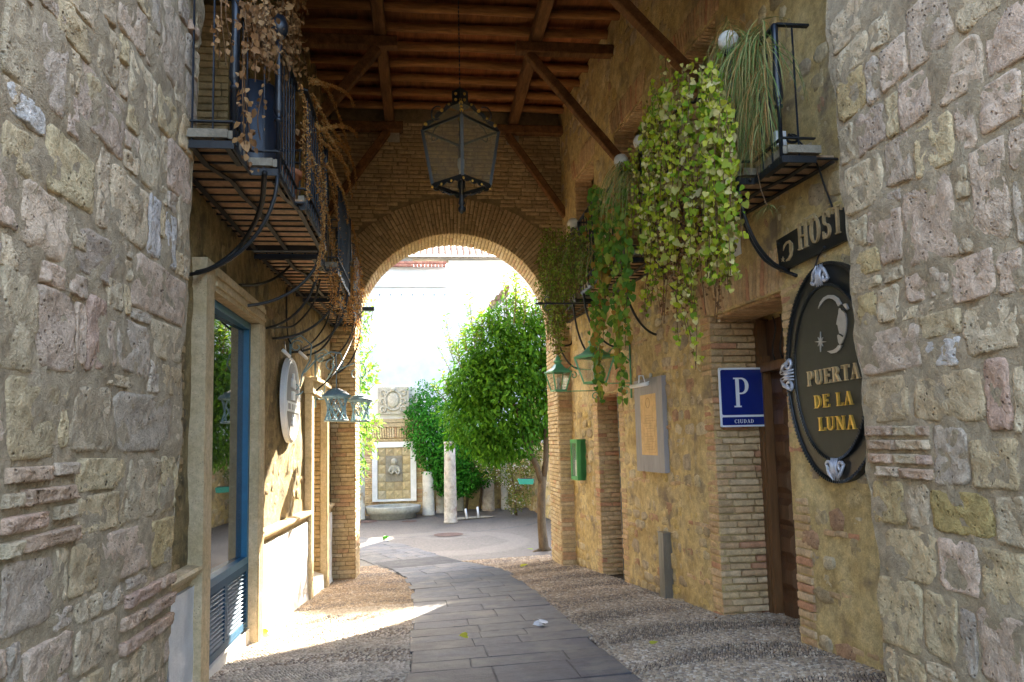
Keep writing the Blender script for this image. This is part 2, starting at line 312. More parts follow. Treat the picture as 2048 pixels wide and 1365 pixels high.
class Pieces:
    """a field of alike pieces: the ones nearest the camera become parts, the rest is joined"""
    def __init__(s, kind): s.kind = kind; s.L = []
    def add(s, c, u, v, n, su, sv, sn):
        mt = Matrix(((u[0]*su, v[0]*sv, n[0]*sn, c[0]), (u[1]*su, v[1]*sv, n[1]*sn, c[1]), (u[2]*su, v[2]*sv, n[2]*sn, c[2]), (0, 0, 0, 1))); s.L.append(mt)
    def flush(s, parent, mo, mi, maxn=280, name=None, rest='brickwork', key=None, color=None):
        if key is None: key = lambda m_: (Vector(m_.translation)-Vector(EYE)).length
        s.L.sort(key=key); A = lib(s.kind, mo)
        for i, m_ in enumerate(s.L[:maxn]):
            link(name or s.kind, A[random.randrange(8)], parent, m_, color=color)
        R_ = s.L[maxn:]
        if R_:
            B = lib(s.kind, mi); VV = []; FF = []; FT = []; k = 0
            for m_ in R_:
                me = B[random.randrange(8)]; a = np.array([v.co[:] for v in me.vertices]); mm = np.array(m_)
                VV.append(a @ mm[:3, :3].T+mm[:3, 3])
                for p in me.polygons: FF.append([i+k for i in p.vertices])
                k += len(a)
            me = bpy.data.meshes.new(rest); me.from_pydata(np.concatenate(VV).tolist(), [], FF); me.materials.append(mi); me.update()
            if s.kind == 'stone': me.shade_smooth()
            link(rest, me, parent, kind='stuff')
def coursed(P, frame, u0, u1, z0, z1, ch=.078, bl=.29, bt=.11, gap=.011, proud=.018, inside=None, jit=.006, lenj=.25):
    """lay brick courses; frame(u,z,o)->point, over u0..u1 x z0..z1"""
    z = z0; row = 0
    while z < z1-ch*.5:
        u = u0-(random.uniform(.2, .8)*bl if u1-u0 > bl*1.3 else 0); h = ch*random.uniform(.93, 1.05)
        while u < u1:
            l = bl*random.uniform(1-lenj, 1+lenj); a = max(u, u0); b_ = min(u+l, u1)
            if u1-b_ < .07: b_ = u1; l = b_-u
            if b_-a > .05:
                uc = (a+b_)/2; zc = z+h/2
                if inside is None or inside(uc, zc):
                    p = frame(uc, zc, 0); p1 = frame(uc+.01, zc, 0); pn = frame(uc, zc, .01)
                    U = (p1-p).normalized(); Nn = (pn-p).normalized(); o = proud-bt/2+random.uniform(-jit, jit)
                    tilt = random.uniform(-.02, .02); V_ = Vector((0, 0, 1)); U2 = (U+V_*tilt).normalized()
                    P.add(frame(uc, zc, o), U2, V_, Nn, (b_-a)-gap, h-gap, bt)
            u += l
        z += ch; row += 1
def wall_sheet(frame, u0, u1, z0, z1, holes=(), step=.11, amp=.02, depth=.6, zlow=None, sc=1.6, ulast=None):
    """a wall: displaced front skin with openings, reveals going back `depth`, flat back, ends and top"""
    us = list(np.arange(u0, u1, step))+[u1]; zs = list(np.arange(z0, z1, step))+[z1]
    for h in holes: us += [h[0], h[1]]; zs += [h[2], h[3]]
    us = sorted(set(round(x, 4) for x in us if u0-1e-6 <= x <= u1+1e-6)); zs = sorted(set(round(x, 4) for x in zs if z0-1e-6 <= x <= z1+1e-6))
    mb = MB(); nu = len(us); ed = lambda u, z: any(abs(u-h[0]) < 1e-3 or abs(u-h[1]) < 1e-3 or abs(z-h[2]) < 1e-3 or abs(z-h[3]) < 1e-3 for h in holes)
    V = []
    for z in zs:
        for u in us:
            uu = u
            if ulast and abs(u-u1) < 1e-6: uu = ulast(z)
            p = frame(uu, z, 0); o = 0 if (ed(u, z)) else amp*(nz(p, sc)+.5*nz(p, sc*3.1))
            V.append(frame(uu, z, o))
    F = []
    for j in range(len(zs)-1):
        for i in range(nu-1):
            uc = (us[i]+us[i+1])/2; zc = (zs[j]+zs[j+1])/2
            if any(h[0] < uc < h[1] and h[2] < zc < h[3] for h in holes): continue
            F.append((j*nu+i, j*nu+i+1, (j+1)*nu+i+1, (j+1)*nu+i))
    mb.add(V, F)
    q = lambda a: mb.add(a, [(0, 1, 2, 3)])
    for h in holes:
        hd = h[4] if len(h) > 4 else depth
        a, b_, c, d = h[:4]
        q([frame(b_, c, 0), frame(b_, d, 0), frame(b_, d, -hd), frame(b_, c, -hd)]); q([frame(a, c, 0), frame(a, c, -hd), frame(a, d, -hd), frame(a, d, 0)])
        q([frame(a, d, 0), frame(a, d, -hd), frame(b_, d, -hd), frame(b_, d, 0)]); q([frame(a, c, 0), frame(b_, c, 0), frame(b_, c, -hd), frame(a, c, -hd)])
    dm = max([depth]+[h[4]+.05 for h in holes if len(h) > 4])
    q([frame(u0, z0, -dm), frame(u0, z1, -dm), frame(u1, z1, -dm), frame(u1, z0, -dm)])
    ul = ulast or (lambda z: u1)
    for k in range(len(zs)-1):
        a, b_ = zs[k], zs[k+1]
        mb.add([frame(ul(a), a, 0), frame(ul(a), a, -dm), frame(ul(b_), b_, -dm), frame(ul(b_), b_, 0)], [(0, 1, 2, 3)])
    q([frame(u0, z0, 0), frame(u0, z1, 0), frame(u0, z1, -dm), frame(u0, z0, -dm)])
    q([frame(u0, z1, 0), frame(ul(z1), z1, 0), frame(ul(z1), z1, -dm), frame(u0, z1, -dm)])
    return mb
# ------------------------------------------------------------------ ground
def axis(parts):
    a = []
    for x0, x1, st in parts: a += list(np.arange(x0, x1, st))
    return a+[parts[-1][1]]
gx = axis([(-300, -20, 70), (-20, -4, 4), (-4, 6, .5), (6, 20, 4), (20, 300, 70)]); gy = axis([(-300, -20, 70), (-20, 0, 5), (0, 18, .5), (18, 42, 4), (42, 400, 70)])
gb = MB(); gb.add([(x, y, gz(min(max(x, -3), 5), y)-(.02 if abs(x) < 30 and y < 45 else .02)) for y in gy for x in gx],
    [(j*len(gx)+i, j*len(gx)+i+1, (j+1)*len(gx)+i+1, (j+1)*len(gx)+i) for j in range(len(gy)-1) for i in range(len(gx)-1)])
gb.build('ground', m_joint, kind='structure')
# courtyard pebble mosaic: fine pebbles past the arch, colour pattern laid in the stone itself
m_pathbed = M('path_bed', [(.06, .06, .07), (.10, .10, .10)], 'noise', nscale=3, vscale=20, bump=.5, var=.3)
def court_mat():
    mt = bpy.data.materials.new('court_pebble'); mt.use_nodes = True; nt = mt.node_tree; N = nt.nodes; L = nt.links; b = N['Principled BSDF']
    g = N.new('ShaderNodeNewGeometry'); v = N.new('ShaderNodeTexVoronoi'); v.inputs['Scale'].default_value = 24; L.new(g.outputs['Position'], v.inputs['Vector'])
    r = ramp(N, [(.09, .075, .06), (.145, .12, .10), (.19, .16, .135), (.115, .092, .075)]); sx = N.new('ShaderNodeSeparateColor'); L.new(v.outputs['Color'], sx.inputs[0]); L.new(sx.outputs[0], r.inputs[0])
    def dist(c):
        d = N.new('ShaderNodeVectorMath'); d.operation = 'DISTANCE'; L.new(g.outputs['Position'], d.inputs[0]); d.inputs[1].default_value = c; return d.outputs['Value']
    n = N.new('ShaderNodeTexNoise'); n.inputs['Scale'].default_value = 1.3; L.new(g.outputs['Position'], n.inputs['Vector'])
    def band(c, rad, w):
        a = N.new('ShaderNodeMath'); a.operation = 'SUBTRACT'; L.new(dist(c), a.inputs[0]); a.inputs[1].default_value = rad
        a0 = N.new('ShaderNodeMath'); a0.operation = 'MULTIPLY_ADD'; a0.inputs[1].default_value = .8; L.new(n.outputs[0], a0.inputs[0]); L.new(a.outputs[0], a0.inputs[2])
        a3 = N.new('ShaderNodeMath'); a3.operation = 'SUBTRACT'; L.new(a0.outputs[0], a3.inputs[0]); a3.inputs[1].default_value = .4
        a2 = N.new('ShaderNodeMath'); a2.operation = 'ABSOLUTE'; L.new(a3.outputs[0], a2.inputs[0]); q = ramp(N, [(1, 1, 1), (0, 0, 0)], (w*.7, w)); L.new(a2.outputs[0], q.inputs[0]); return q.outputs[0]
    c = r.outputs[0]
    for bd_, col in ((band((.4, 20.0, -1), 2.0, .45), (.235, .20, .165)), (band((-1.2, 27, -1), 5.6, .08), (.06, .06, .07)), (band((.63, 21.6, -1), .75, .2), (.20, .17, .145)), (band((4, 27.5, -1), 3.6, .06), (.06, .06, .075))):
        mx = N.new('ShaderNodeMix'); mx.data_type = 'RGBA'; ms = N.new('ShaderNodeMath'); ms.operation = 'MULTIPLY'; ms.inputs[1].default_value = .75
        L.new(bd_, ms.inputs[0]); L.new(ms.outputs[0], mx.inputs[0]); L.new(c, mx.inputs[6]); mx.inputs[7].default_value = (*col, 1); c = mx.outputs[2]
    e = N.new('ShaderNodeMapRange'); e.inputs[1].default_value = 0; e.inputs[2].default_value = .5; e.inputs[3].default_value = 1.1; e.inputs[4].default_value = .5; L.new(v.outputs['Distance'], e.inputs[0])
    mm = N.new('ShaderNodeMix'); mm.data_type = 'RGBA'; mm.blend_type = 'MULTIPLY'; mm.inputs[0].default_value = 1; L.new(c, mm.inputs[6]); L.new(e.outputs[0], mm.inputs[7])
    L.new(mm.outputs[2], b.inputs['Base Color']); b.inputs['Roughness'].default_value = .6
    bp = N.new('ShaderNodeBump'); bp.invert = True; bp.inputs['Strength'].default_value = .7; bp.inputs['Distance'].default_value = .015; L.new(v.outputs['Distance'], bp.inputs['Height']); L.new(bp.outputs[0], b.inputs['Normal'])
    return mt
m_court = court_mat()
PATH = [(.72, 3.0, .93), (.74, 6.5, .92), (.72, 10, .90), (.66, 12.5, .88), (.52, 14.3, .92), (.12, 15.9, .80), (-.55, 17.6, .85), (-1.5, 19.6, .95), (-3.0, 21.6, 1.0), (-5.2, 23.2, 1.0), (-8, 24.2, 1.0)]
def pathc(s):
    i = min(int(s), len(PATH)-2); t = s-i; a, b_ = PATH[i], PATH[i+1]; return tuple(a[k]+(b_[k]-a[k])*t for k in range(3))
def on_path(x, y):
    if y < 14.3:
        for i in range(4):
            if PATH[i][1] <= y <= PATH[i+1][1]:
                t = (y-PATH[i][1])/(PATH[i+1][1]-PATH[i][1]); c = PATH[i][0]+(PATH[i+1][0]-PATH[i][0])*t; w = PATH[i][2]+(PATH[i+1][2]-PATH[i][2])*t
                return abs(x-c) < w-.015+.03*nz((x, y, 0), 2.2)
    for i in range(4, len(PATH)-1):
        a = Vector(PATH[i][:2]); b_ = Vector(PATH[i+1][:2]); d = b_-a; t = max(0, min(1, (Vector((x, y))-a).dot(d)/d.length_squared))
        if (Vector((x, y))-(a+d*t)).length < PATH[i][2]-.01: return True
    return False
cb = MB(); xs = np.arange(-9, 9.01, .45); ys = np.arange(15.3, 36.1, .35)
cb.add([(x, y, gz(x, y)-.004) for y in ys for x in xs], [(j*len(xs)+i, j*len(xs)+i+1, (j+1)*len(xs)+i+1, (j+1)*len(xs)+i) for j in range(len(ys)-1) for i in range(len(xs)-1)])
cb.build('courtyard_ground', m_court, kind='structure')
# slate path: every slab its own piece
pth = MB(); pp = []
for i in range(len(PATH)):
    a = PATH[max(0, i-1)]; b_ = PATH[min(len(PATH)-1, i+1)]; d = Vector((b_[0]-a[0], b_[1]-a[1], 0)).normalized(); nn = Vector((d.y, -d.x, 0)); c = Vector((PATH[i][0], PATH[i][1], 0)); w = PATH[i][2]
    for sg in (-1, 1): p = c+nn*sg*w*.97; pp.append((p.x, p.y, gz(p.x, p.y)+.006))
pth.add(pp, [(2*i, 2*i+1, 2*i+3, 2*i+2) for i in range(len(PATH)-1)]); path = pth.build('slate_path', m_pathbed, kind='structure')
s = 0.; slabs = 0
while s < len(PATH)-1.3 and slabs < 290:
    seg = int(s); sl_ = math.hypot(PATH[seg+1][0]-PATH[seg][0], PATH[seg+1][1]-PATH[seg][1]); hgt = random.uniform(.32, .66); ds = hgt/sl_
    c0 = pathc(s); c1 = pathc(min(s+ds, len(PATH)-1.001))
    def fr(t, w):
        c = pathc(min(s+ds*t, len(PATH)-1.001)); a = pathc(max(s+ds*t-.25, 0)); b_ = pathc(min(s+ds*t+.25, len(PATH)-1.001)); d = Vector((b_[0]-a[0], b_[1]-a[1])).normalized(); return (c[0]+d.y*w*c[2], c[1]-d.x*w*c[2])
    cuts = [-1]
    while cuts[-1] < 1:
        cuts.append(cuts[-1]+random.uniform(.45, 1.15))
    cuts = [c for c in cuts if c < .72]+[1]
    sk = random.uniform(-.06, .06)
    for a, b_ in zip(cuts, cuts[1:]):
        g = .0015/c0[2]; gs = .002/hgt; a0 = a+g; b0 = b_-g
        if a == -1: a0 = a+random.uniform(-.05, .05)
        if b_ == 1: b0 = b_+random.uniform(-.06, .05)
        q = []
        for (t, w) in ((gs, a0), (gs, (a0+b0)/2), (gs, b0), (.5, b0), (1-gs, b0), (1-gs, (a0+b0)/2), (1-gs, a0), (.5, a0)):
            x, y = fr(t+sk*w*(0 if t in (.5,) else 1), w); q.append((x+random.uniform(-.006, .006), y+random.uniform(-.006, .006)))
        h = random.uniform(.012, .015); tl = random.uniform(-.002, .002); V = []
        cx_ = sum(p[0] for p in q)/8; cy_ = sum(p[1] for p in q)/8
        for sc, dz in ((1, -.03), (1, h-.006), (.985, h)):
            for x, y in q:
                xx = cx_+(x-cx_)*(sc if sc == 1 else 1-.008/.3); yy = cy_+(y-cy_)*(sc if sc == 1 else 1-.008/.3); V.append((xx, yy, gz(xx, yy)+dz+tl*(x-cx_)*3))
        mb = MB(); mb.add(V, [(i*8+j, i*8+(j+1) % 8, (i+1)*8+(j+1) % 8, (i+1)*8+j) for i in range(2) for j in range(8)]+[tuple(range(16, 24))])
        mb.build('slab', m_slate, path); slabs += 1
    s += ds
# pebble paving, laid on edge in wavy bands
def pebbles(name, x0, x1, y0, y1, mat, n1=12, ok=None, sp=.026, spy=.039, big=1.):
    pts = []
    y = y0
    while y < y1:
        far = 1+max(0, (y-9))*.045; dy = spy*far*.78; row = int(y/dy); x = x0+(row % 2)*sp*.5*far
        while x < x1:
            if ok is None or ok(x, y): pts.append((x+random.uniform(-.005, .005), y+random.uniform(-.006, .006), far))
            x += sp*far
        y += dy
    P_ = np.array(pts); k = len(P_)
    zone = np.sin(P_[:, 1]*5.2+np.sin(P_[:, 0]*1.7)*1.4)+.5*np.sin(P_[:, 0]*2.3+P_[:, 1]*1.1)
    ang = np.where(zone > .35, R(62), np.where(zone < -.35, R(-40), R(8)))+rng.normal(0, .22, k)
    L_ = big*(.0180+rng.uniform(-.004, .004, k))*P_[:, 2]; W_ = big*(.0103+rng.uniform(-.002, .002, k))*P_[:, 2]; H_ = (.010+rng.uniform(-.004, .006, k))*P_[:, 2]**.5
    zz = np.array([gz(a, b_) for a, b_, _ in pts]); ra = np.arange(n1)*2*np.pi/n1
    n1_ = 6; ra = np.arange(n1_)*2*np.pi/n1_; V = np.zeros((k, 2*n1_+1, 3)); ca, sa = np.cos(ang), np.sin(ang)
    for r_i, (rs, hs) in enumerate(((1., -.4), (.78, .72))):
        lx = np.cos(ra)[None]*L_[:, None]*rs; ly = np.sin(ra)[None]*W_[:, None]*rs
        V[:, r_i*n1_:(r_i+1)*n1_, 0] = P_[:, :1]+lx*ca[:, None]-ly*sa[:, None]; V[:, r_i*n1_:(r_i+1)*n1_, 1] = P_[:, 1:2]+lx*sa[:, None]+ly*ca[:, None]
        V[:, r_i*n1_:(r_i+1)*n1_, 2] = (zz+H_*hs)[:, None]
    V[:, -1, 0] = P_[:, 0]; V[:, -1, 1] = P_[:, 1]; V[:, -1, 2] = zz+H_
    T = []
    for j in range(n1_):
        j2 = (j+1) % n1_; T += [(j, j2, n1_+j2), (j, n1_+j2, n1_+j), (n1_+j, n1_+j2, 2*n1_)]
    F = (np.array(T)[None]+(np.arange(k)*(2*n1_+1))[:, None, None]).reshape(-1, 3)
    me = npmesh(name, V.reshape(-1, 3), F, mat, True); me.materials.append(m_pebd); dk = ((zone > .45) & (rng.random(k) < .45)).astype(np.int32); me.polygons.foreach_set('material_index', np.repeat(dk, len(T))); o = link(name, me, kind='stuff'); tag(o, *PEBL[name]); return o
PEBL = {'side_pebbles': ('cream pebbles with dark gaps between the left wall and the slate path', 'pebbles'), 'pebble_paving': ('small cream and brown pebbles in wavy bands right of the path and under the arch', 'pebbles'),
        'pebble_threshold': ('dark pebbles in the recess in front of the wooden door', 'pebbles')}
pebbles('side_pebbles', -2.05, 0.4, 4.6, 11.0, m_pebl, sp=.031, spy=.046, big=1.17, ok=lambda x, y: x > XL(y)-.03 and not on_path(x, y) and not (x < -1.5 and y < 5.2))
pebbles('pebble_paving', -2.05, 3.75, 4.6, 16.6, m_peb, ok=lambda x, y: not (x < .4 and y < 11) and x < XR(y)+.03 and x > XL(y)-.03 and not on_path(x, y) and not (x < -1.5 and y < 5.2))
pebbles('pebble_threshold', 3.2, 3.95, 6.6, 8.4, m_peb, ok=lambda x, y: XR(y)+.03 < x < 3.93 and 6.72 < y < 8.26)
# ------------------------------------------------------------------ near walls of the portal
CK = {'c': (.68, .53, .34), 'y': (.68, .52, .30), 'p': (.69, .52, .365), 'g': (.60, .48, .35), 'w': (.68, .61, .52), 'Y': (.66, .49, .24), 'b': (.62, .43, .29), 'r': (.60, .41, .29), 'o': (.62, .45, .18)}
RECT = {}
def queue_stone(parent, to, cx, cy, w, h, ck, seed=0, name='stone', **kw):
    pa = to(cx-w/2, cy); pb = to(cx+w/2, cy); pc = to(cx, cy-h/2); pd = to(cx, cy+h/2); y0, y1 = sorted((pa.y, pb.y))
    RECT.setdefault(parent.name, []).append([y0, y1, pd.z, pc.z, ck, seed, name, kw])
def lay_stones(parent, frame, e, u0, seed):
    r = random.Random(seed); L_ = RECT[parent.name]; n = 0; hit = lambda a, b, c, d, g, me=None: any(a-g < q[1] and b+g > q[0] and c-g < q[3] and d+g > q[2] for q in L_ if q is not me)
    for t in range(9000):
        f = 1-.62*t/9000; w = r.uniform(.10, .34)*f; h = r.uniform(.10, .36)*f; u = r.uniform(u0, 5.9); z = r.uniform(-.35, 4.9)
        if u+w/2 > e(z)-.012 or abs(z-1.6) > u*.52+.35 or hit(u-w/2, u+w/2, z-h/2, z+h/2, .012): continue
        L_.append([u-w/2, u+w/2, z-h/2, z+h/2, r.choice('ccpgyypcgc'), seed+t, 'stone', {}]); n += 1
        if n > 150: break
    for rd in range(14):      # let every stone grow until the joints are narrow
        for q in L_:
            if q[6] == 'brick': continue
            for k, sg in ((0, -1), (1, 1), (2, -1), (3, 1)):
                old = q[k]; q[k] += sg*.009
                if hit(q[0], q[1], q[2], q[3], .012, q) or q[1] > e((q[2]+q[3])/2)-.01: q[k] = old
    for y0, y1, z0, z1, ck, sd, nm, kw in L_: near_stone(parent, frame, None, (y0+y1)/2, (z0+z1)/2, y1-y0, z1-z0, ck, seed=sd, name=nm, direct=True, **kw)
def near_stone(parent, frame, to, cx, cy, w, h, ck, proud=.007, k=28, seed=0, name='stone', sq=4.2, jit=.22, direct=False):
    """a hewn stone seen at pixel box (cx,cy,w,h), built on the wall plane at its real size"""
    if direct: cu, cz, hu, hz = cx, cy, w/2, h/2
    else: pa = to(cx-w/2, cy); pb = to(cx+w/2, cy); pc = to(cx, cy-h/2); pd = to(cx, cy+h/2); y0, y1 = sorted((pa.y, pb.y)); z1, z0 = pc.z, pd.z; cu, cz = (y0+y1)/2, (z0+z1)/2; hu, hz = (y1-y0)/2*1.06, (z1-z0)/2*1.06
    r = random.Random(seed); ph = r.uniform(0, 99); V = []; ring = []
    cj = .5*jit; cor = []
    for (x, y) in ((-1, -1), (1, -1), (1, 1), (-1, 1)):
        x += r.uniform(-cj, cj*.4)*(1 if x > 0 else -1); y += r.uniform(-cj, cj*.4)*(1 if y > 0 else -1); ch = r.uniform(.05, .05+jit)
        p1 = (x, y-math.copysign(ch, y)) ; p2 = (x-math.copysign(ch*r.uniform(.6, 1.4), x), y); cor += [p1, p2] if x*y > 0 else [p2, p1]
    cor = sorted(cor, key=lambda p: math.atan2(p[1], p[0])); nc = len(cor)
    for j in range(nc):
        a_, b2 = cor[j], cor[(j+1) % nc]; m_ = max(1, round(math.hypot(b2[0]-a_[0], b2[1]-a_[1])/.28))
        for q_ in range(m_):
            t = q_/m_; ring.append((a_[0]+(b2[0]-a_[0])*t+r.uniform(-.022, .022), a_[1]+(b2[1]-a_[1])*t+r.uniform(-.022, .022)))
    k = len(ring)
    levels = ((1.01, -.06), (1.0, -.006), (.97, proud*.8), (.86, proud), (.70, proud*1.05), (.54, proud*1.1), (.38, proud*1.05), (.22, proud), (.09, proud))
    for sc, o in levels:
        for c, s_ in ring:
            u, z = cu+c*sc*hu, cz+s_*sc*hz; u = min(u, (eL if parent is W1 else eR)(z)-.004); dd = o+(0 if o < 0 else .014*nz((u*6+ph, z*6, 0), 1.)+.016*nz((u, z, ph), 14)+.008*nz((u, z, ph), 37))
            V.append(frame(u, z, dd))
    V.append(frame(cu, cz, proud)); L_ = len(levels)
    F = [(i*k+j, i*k+(j+1) % k, (i+1)*k+(j+1) % k, (i+1)*k+j) for i in range(L_-1) for j in range(k)]+[((L_-1)*k+j, (L_-1)*k+(j+1) % k, L_*k) for j in range(k)]
    mb = MB(); mb.add(V, F); bf = .90*(1+r.uniform(-.13, .13)); col = tuple(min(.7, c*bf*(1+r.uniform(-.015, .015))) for c in CK[ck])
    return mb.build(name, m_stone_c, parent, True, color=col)
XN_L, XN_R = -1.75, 3.05
fNL = lambda u, z, o: Vector((XN_L+o, u, z)); fNR = lambda u, z, o: Vector((XN_R-o, u, z))
tNL = lambda px, py: Vector(at(px, py, X=XN_L)); tNR = lambda px, py: Vector(at(px, py, X=XN_R))
eL = lambda z: 5.45+.11*z+.03*math.sin(z*5)+.02*math.sin(z*13); eR = lambda z: 4.86+.045*z+.02*math.sin(z*6)+.015*math.sin(z*15)
W1 = thing('stone_wall', 'thick grey-beige rubble stone wall filling the left edge, with brick courses let in', 'wall', (XN_L-.3, 3, 0))
wall_sheet(fNL, .2, 5.45, -.5, 6.6, step=.05, amp=.026, depth=.5, sc=5, ulast=eL).build('wall_body', m_mortar, W1, True)
LS = """42 90 68 140 c;148 60 68 76 y;110 18 80 36 p;217 110 44 108 c;262 40 52 90 p;50 218 80 62 w;108 140 44 110 g;205 222 90 132 p;280 170 46 112 c;345 90 50 160 p;333 230 38 82 y;40 305 78 96 y;
149 355 86 118 y;301 313 44 118 c;258 414 66 126 c;357 345 46 104 p;374 272 26 70 y;311 450 16 100 w;337 470 15 84 w;92 448 104 130 p;36 640 80 205 c;192 515 92 94 g;315 582 100 104 p;121 662 54 152 p;193 668 36 150 r;262 694 62 104 g;
336 690 46 66 c;340 762 42 56 y;63 830 104 142 y;176 842 78 122 c;285 843 102 112 g;352 850 18 80 c;199 950 86 54 y;197 1022 84 70 y;283 972 58 100 c;337 962 30 90 y;326 1083 52 92 Y;248 1108 78 98 p;166 1145 54 98 y;
52 1205 96 120 g;95 1322 92 84 p;193 1285 84 92 c;305 1310 44 90 c;252 1338 58 50 c;20 505 34 70 c;158 470 30 60 c;365 450 20 110 c;230 590 30 60 c;360 195 22 60 c;185 180 24 60 y;20 180 30 40 c"""
for i, t in enumerate(LS.replace('\n', '').split(';')):
    a = t.split(); queue_stone(W1, tNL, *map(float, a[:4]), a[4], seed=i+1)
LB = """50 950 96 32 b;126 938 44 26 p;18 1002 36 30 c;95 990 108 32 b;46 1046 90 34 b;124 1024 46 28 c;18 1100 36 32 c;96 1078 106 32 b;280 1190 64 26 r;334 1160 32 20 b;262 1240 46 26 b;318 1210 52 24 b;270 1282 60 26 r;320 1250 44 24 b;384 60 14 20 b"""
for i, t in enumerate(LB.replace('\n', '').split(';')):
    a = t.split(); queue_stone(W1, tNL, *map(float, a[:4]), a[4], seed=i+201, name='brick', proud=.035, sq=7, jit=.07)
lay_stones(W1, fNL, eL, 2.4, 1001)
W2 = thing('stone_wall', 'thick pinkish rubble stone wall at the right edge, hiding part of the oval sign', 'wall', (XN_R+.3, 2.8, 0))
wall_sheet(fNR, .2, 4.86, -.5, 6.6, step=.05, amp=.026, depth=.75, sc=5, ulast=eR).build('wall_body', m_mortar, W2, True)
RS = """1700 42 78 82 c;1705 112 66 62 c;1704 190 58 90 Y;1787 128 56 94 p;1863 60 62 86 p;1960 18 86 36 c;2026 65 46 96 p;1922 140 94 112 p;1828 198 62 102 p;1745 255 50 84 p;1695 290 34 78 c;1998 205 92 108 p;1868 290 80 84 y;
1800 322 46 88 p;1730 370 68 88 c;1982 395 72 160 p;1860 445 104 160 p;1783 472 40 114 p;1716 465 26 54 c;1736 530 46 44 Y;1776 608 44 72 c;1835 577 38 56 p;1938 560 68 80 p;2022 545 50 90 p;1736 622 34 74 Y;1784 700 108 86 p;
1882 648 68 44 y;1882 705 64 52 w;1984 655 116 104 c;1776 797 80 88 y;1893 793 126 90 y;1998 790 36 90 r;1900 912 54 108 g;1997 925 96 94 y;1779 1000 44 68 Y;1918 1026 106 74 o;1838 1000 36 56 c;2026 1045 42 78 c;1822 1112 102 102 y;
1926 1140 54 98 p;2010 1152 68 88 y;1795 1225 98 142 y;1880 1258 58 132 y;2004 1290 90 140 p;1890 1348 60 26 c;1822 1345 46 34 y"""
for i, t in enumerate(RS.replace('\n', '').split(';')):
    a = t.split(); queue_stone(W2, tNR, *map(float, a[:4]), a[4], seed=i+401)
RBk = """1762 862 48 20 b;1814 862 46 20 c;1850 862 22 20 b;1768 890 56 20 b;1830 890 64 20 c;1764 917 48 19 b;1818 918 46 20 c;1852 920 24 19 r;1778 943 44 20 p;1836 948 66 21 b"""
for i, t in enumerate(RBk.split(';')):
    a = t.split(); queue_stone(W2, tNR, *map(float, a[:4]), a[4], seed=i+601, name='brick', proud=.035, sq=7, jit=.07)
lay_stones(W2, fNR, eR, 2.2, 5001)
# unseen header wall, added between the near walls to keep skylight off the passage
HW = thing('portal_header', 'stone header wall above the picture, spanning between the two near walls', 'wall', (.6, 5.2, 6.2))
hb = MB(); hb.box((.6, 5.3, 7.3), (6.6, .55, 2.2)); hb.build('wall_body', m_mortar, HW)
# ------------------------------------------------------------------ passage walls
ZT = 8.3
fR = lambda u, z, o: PR(u, z, o); fL = lambda u, z, o: PL(u, z, o)
W3 = thing('passage_wall', 'ochre rubble and brick side wall around the wooden door, right of the passage', 'wall', (XR(10)+.3, 10, -.5))
DOOR = (6.72, 8.26, -.6, 2.97, .62); D2 = (11.55, 12.66, -.9, 2.34, .42); UP = [(7.75, 9.0, 3.95, 6.35, .35), (10.05, 11.3, 3.95, 6.45, .35), (12.4, 13.6, 3.95, 6.5, .35)]
hR = [DOOR, D2]+UP
wall_sheet(fR, 4.9, 14.75, -1.2, ZT, holes=hR, step=.10, amp=.03, depth=.3).build('wall_body', m_plaster_r, W3, True)
inh = lambda u, z, hs=hR, e=.0: any(h[0]-e < u < h[1]+e and h[2]-e < z < h[3]+e for h in hs)
P = Pieces('brick')
for h, d in ((DOOR, .6), (D2, .4)):        # brick reveals: far side, near side corners, head
    zb = gz(XR(h[1]), h[1])-.05
    coursed(P, lambda u, z, o, h=h: Vector((XR(h[1])+u, h[1]-o, z)), -.01, d, zb, h[3], bt=.10, proud=.022, jit=.004)
    coursed(P, fR, h[1]+.0, h[1]+.24, zb, h[3]+.0, bt=.10, proud=.012, jit=.006, bl=.26)
    coursed(P, fR, h[0]-.26, h[0], zb, h[3]+.0, bt=.10, proud=.014, jit=.01, bl=.28)
    # flat arch: bricks on end, fanned
    n = int((h[1]-h[0]+.5)/.075)
    for i in range(n):
        t = (i+.5)/n; u = h[0]-.25+(h[1]-h[0]+.5)*t; tl = (t-.5)*.75
        if h[0]-.22 < u < h[1]+.22:
            V_ = (Vector((0, 0, 1))+TR*tl).normalized(); U_ = (TR-Vector((0, 0, 1))*tl).normalized()
            P.add(PR(u, h[3]+.235, -.035), U_, V_, NR, .058, .44, .10)
            if h[0] < u < h[1]: P.add(PR(u, h[3]-.01, -.30), TR, NR, Vector((0, 0, -1)), .058, .5, .05)
for h in UP:
    coursed(P, lambda u, z, o, h=h: Vector((XR(h[1])+u, h[1]-o, z)), 0, .34, h[2], h[3], bt=.08, proud=.02, jit=.004)
    n = int((h[1]-h[0]+.3)/.072)
    for i in range(n):
        t = (i+.5)/n; u = h[0]-.15+(h[1]-h[0]+.3)*t; tl = (t-.5)*.8; V_ = (Vector((0, 0, 1))+TR*tl).normalized(); U_ = (TR-Vector((0, 0, 1))*tl).normalized()
        P.add(PR(u, h[3]+.2, -.02), U_, V_, NR, .056, .38, .08)
        P.add(PR(u, h[3]-.01, -.17), TR, NR, Vector((0, 0, -1)), .056, .30, .05)
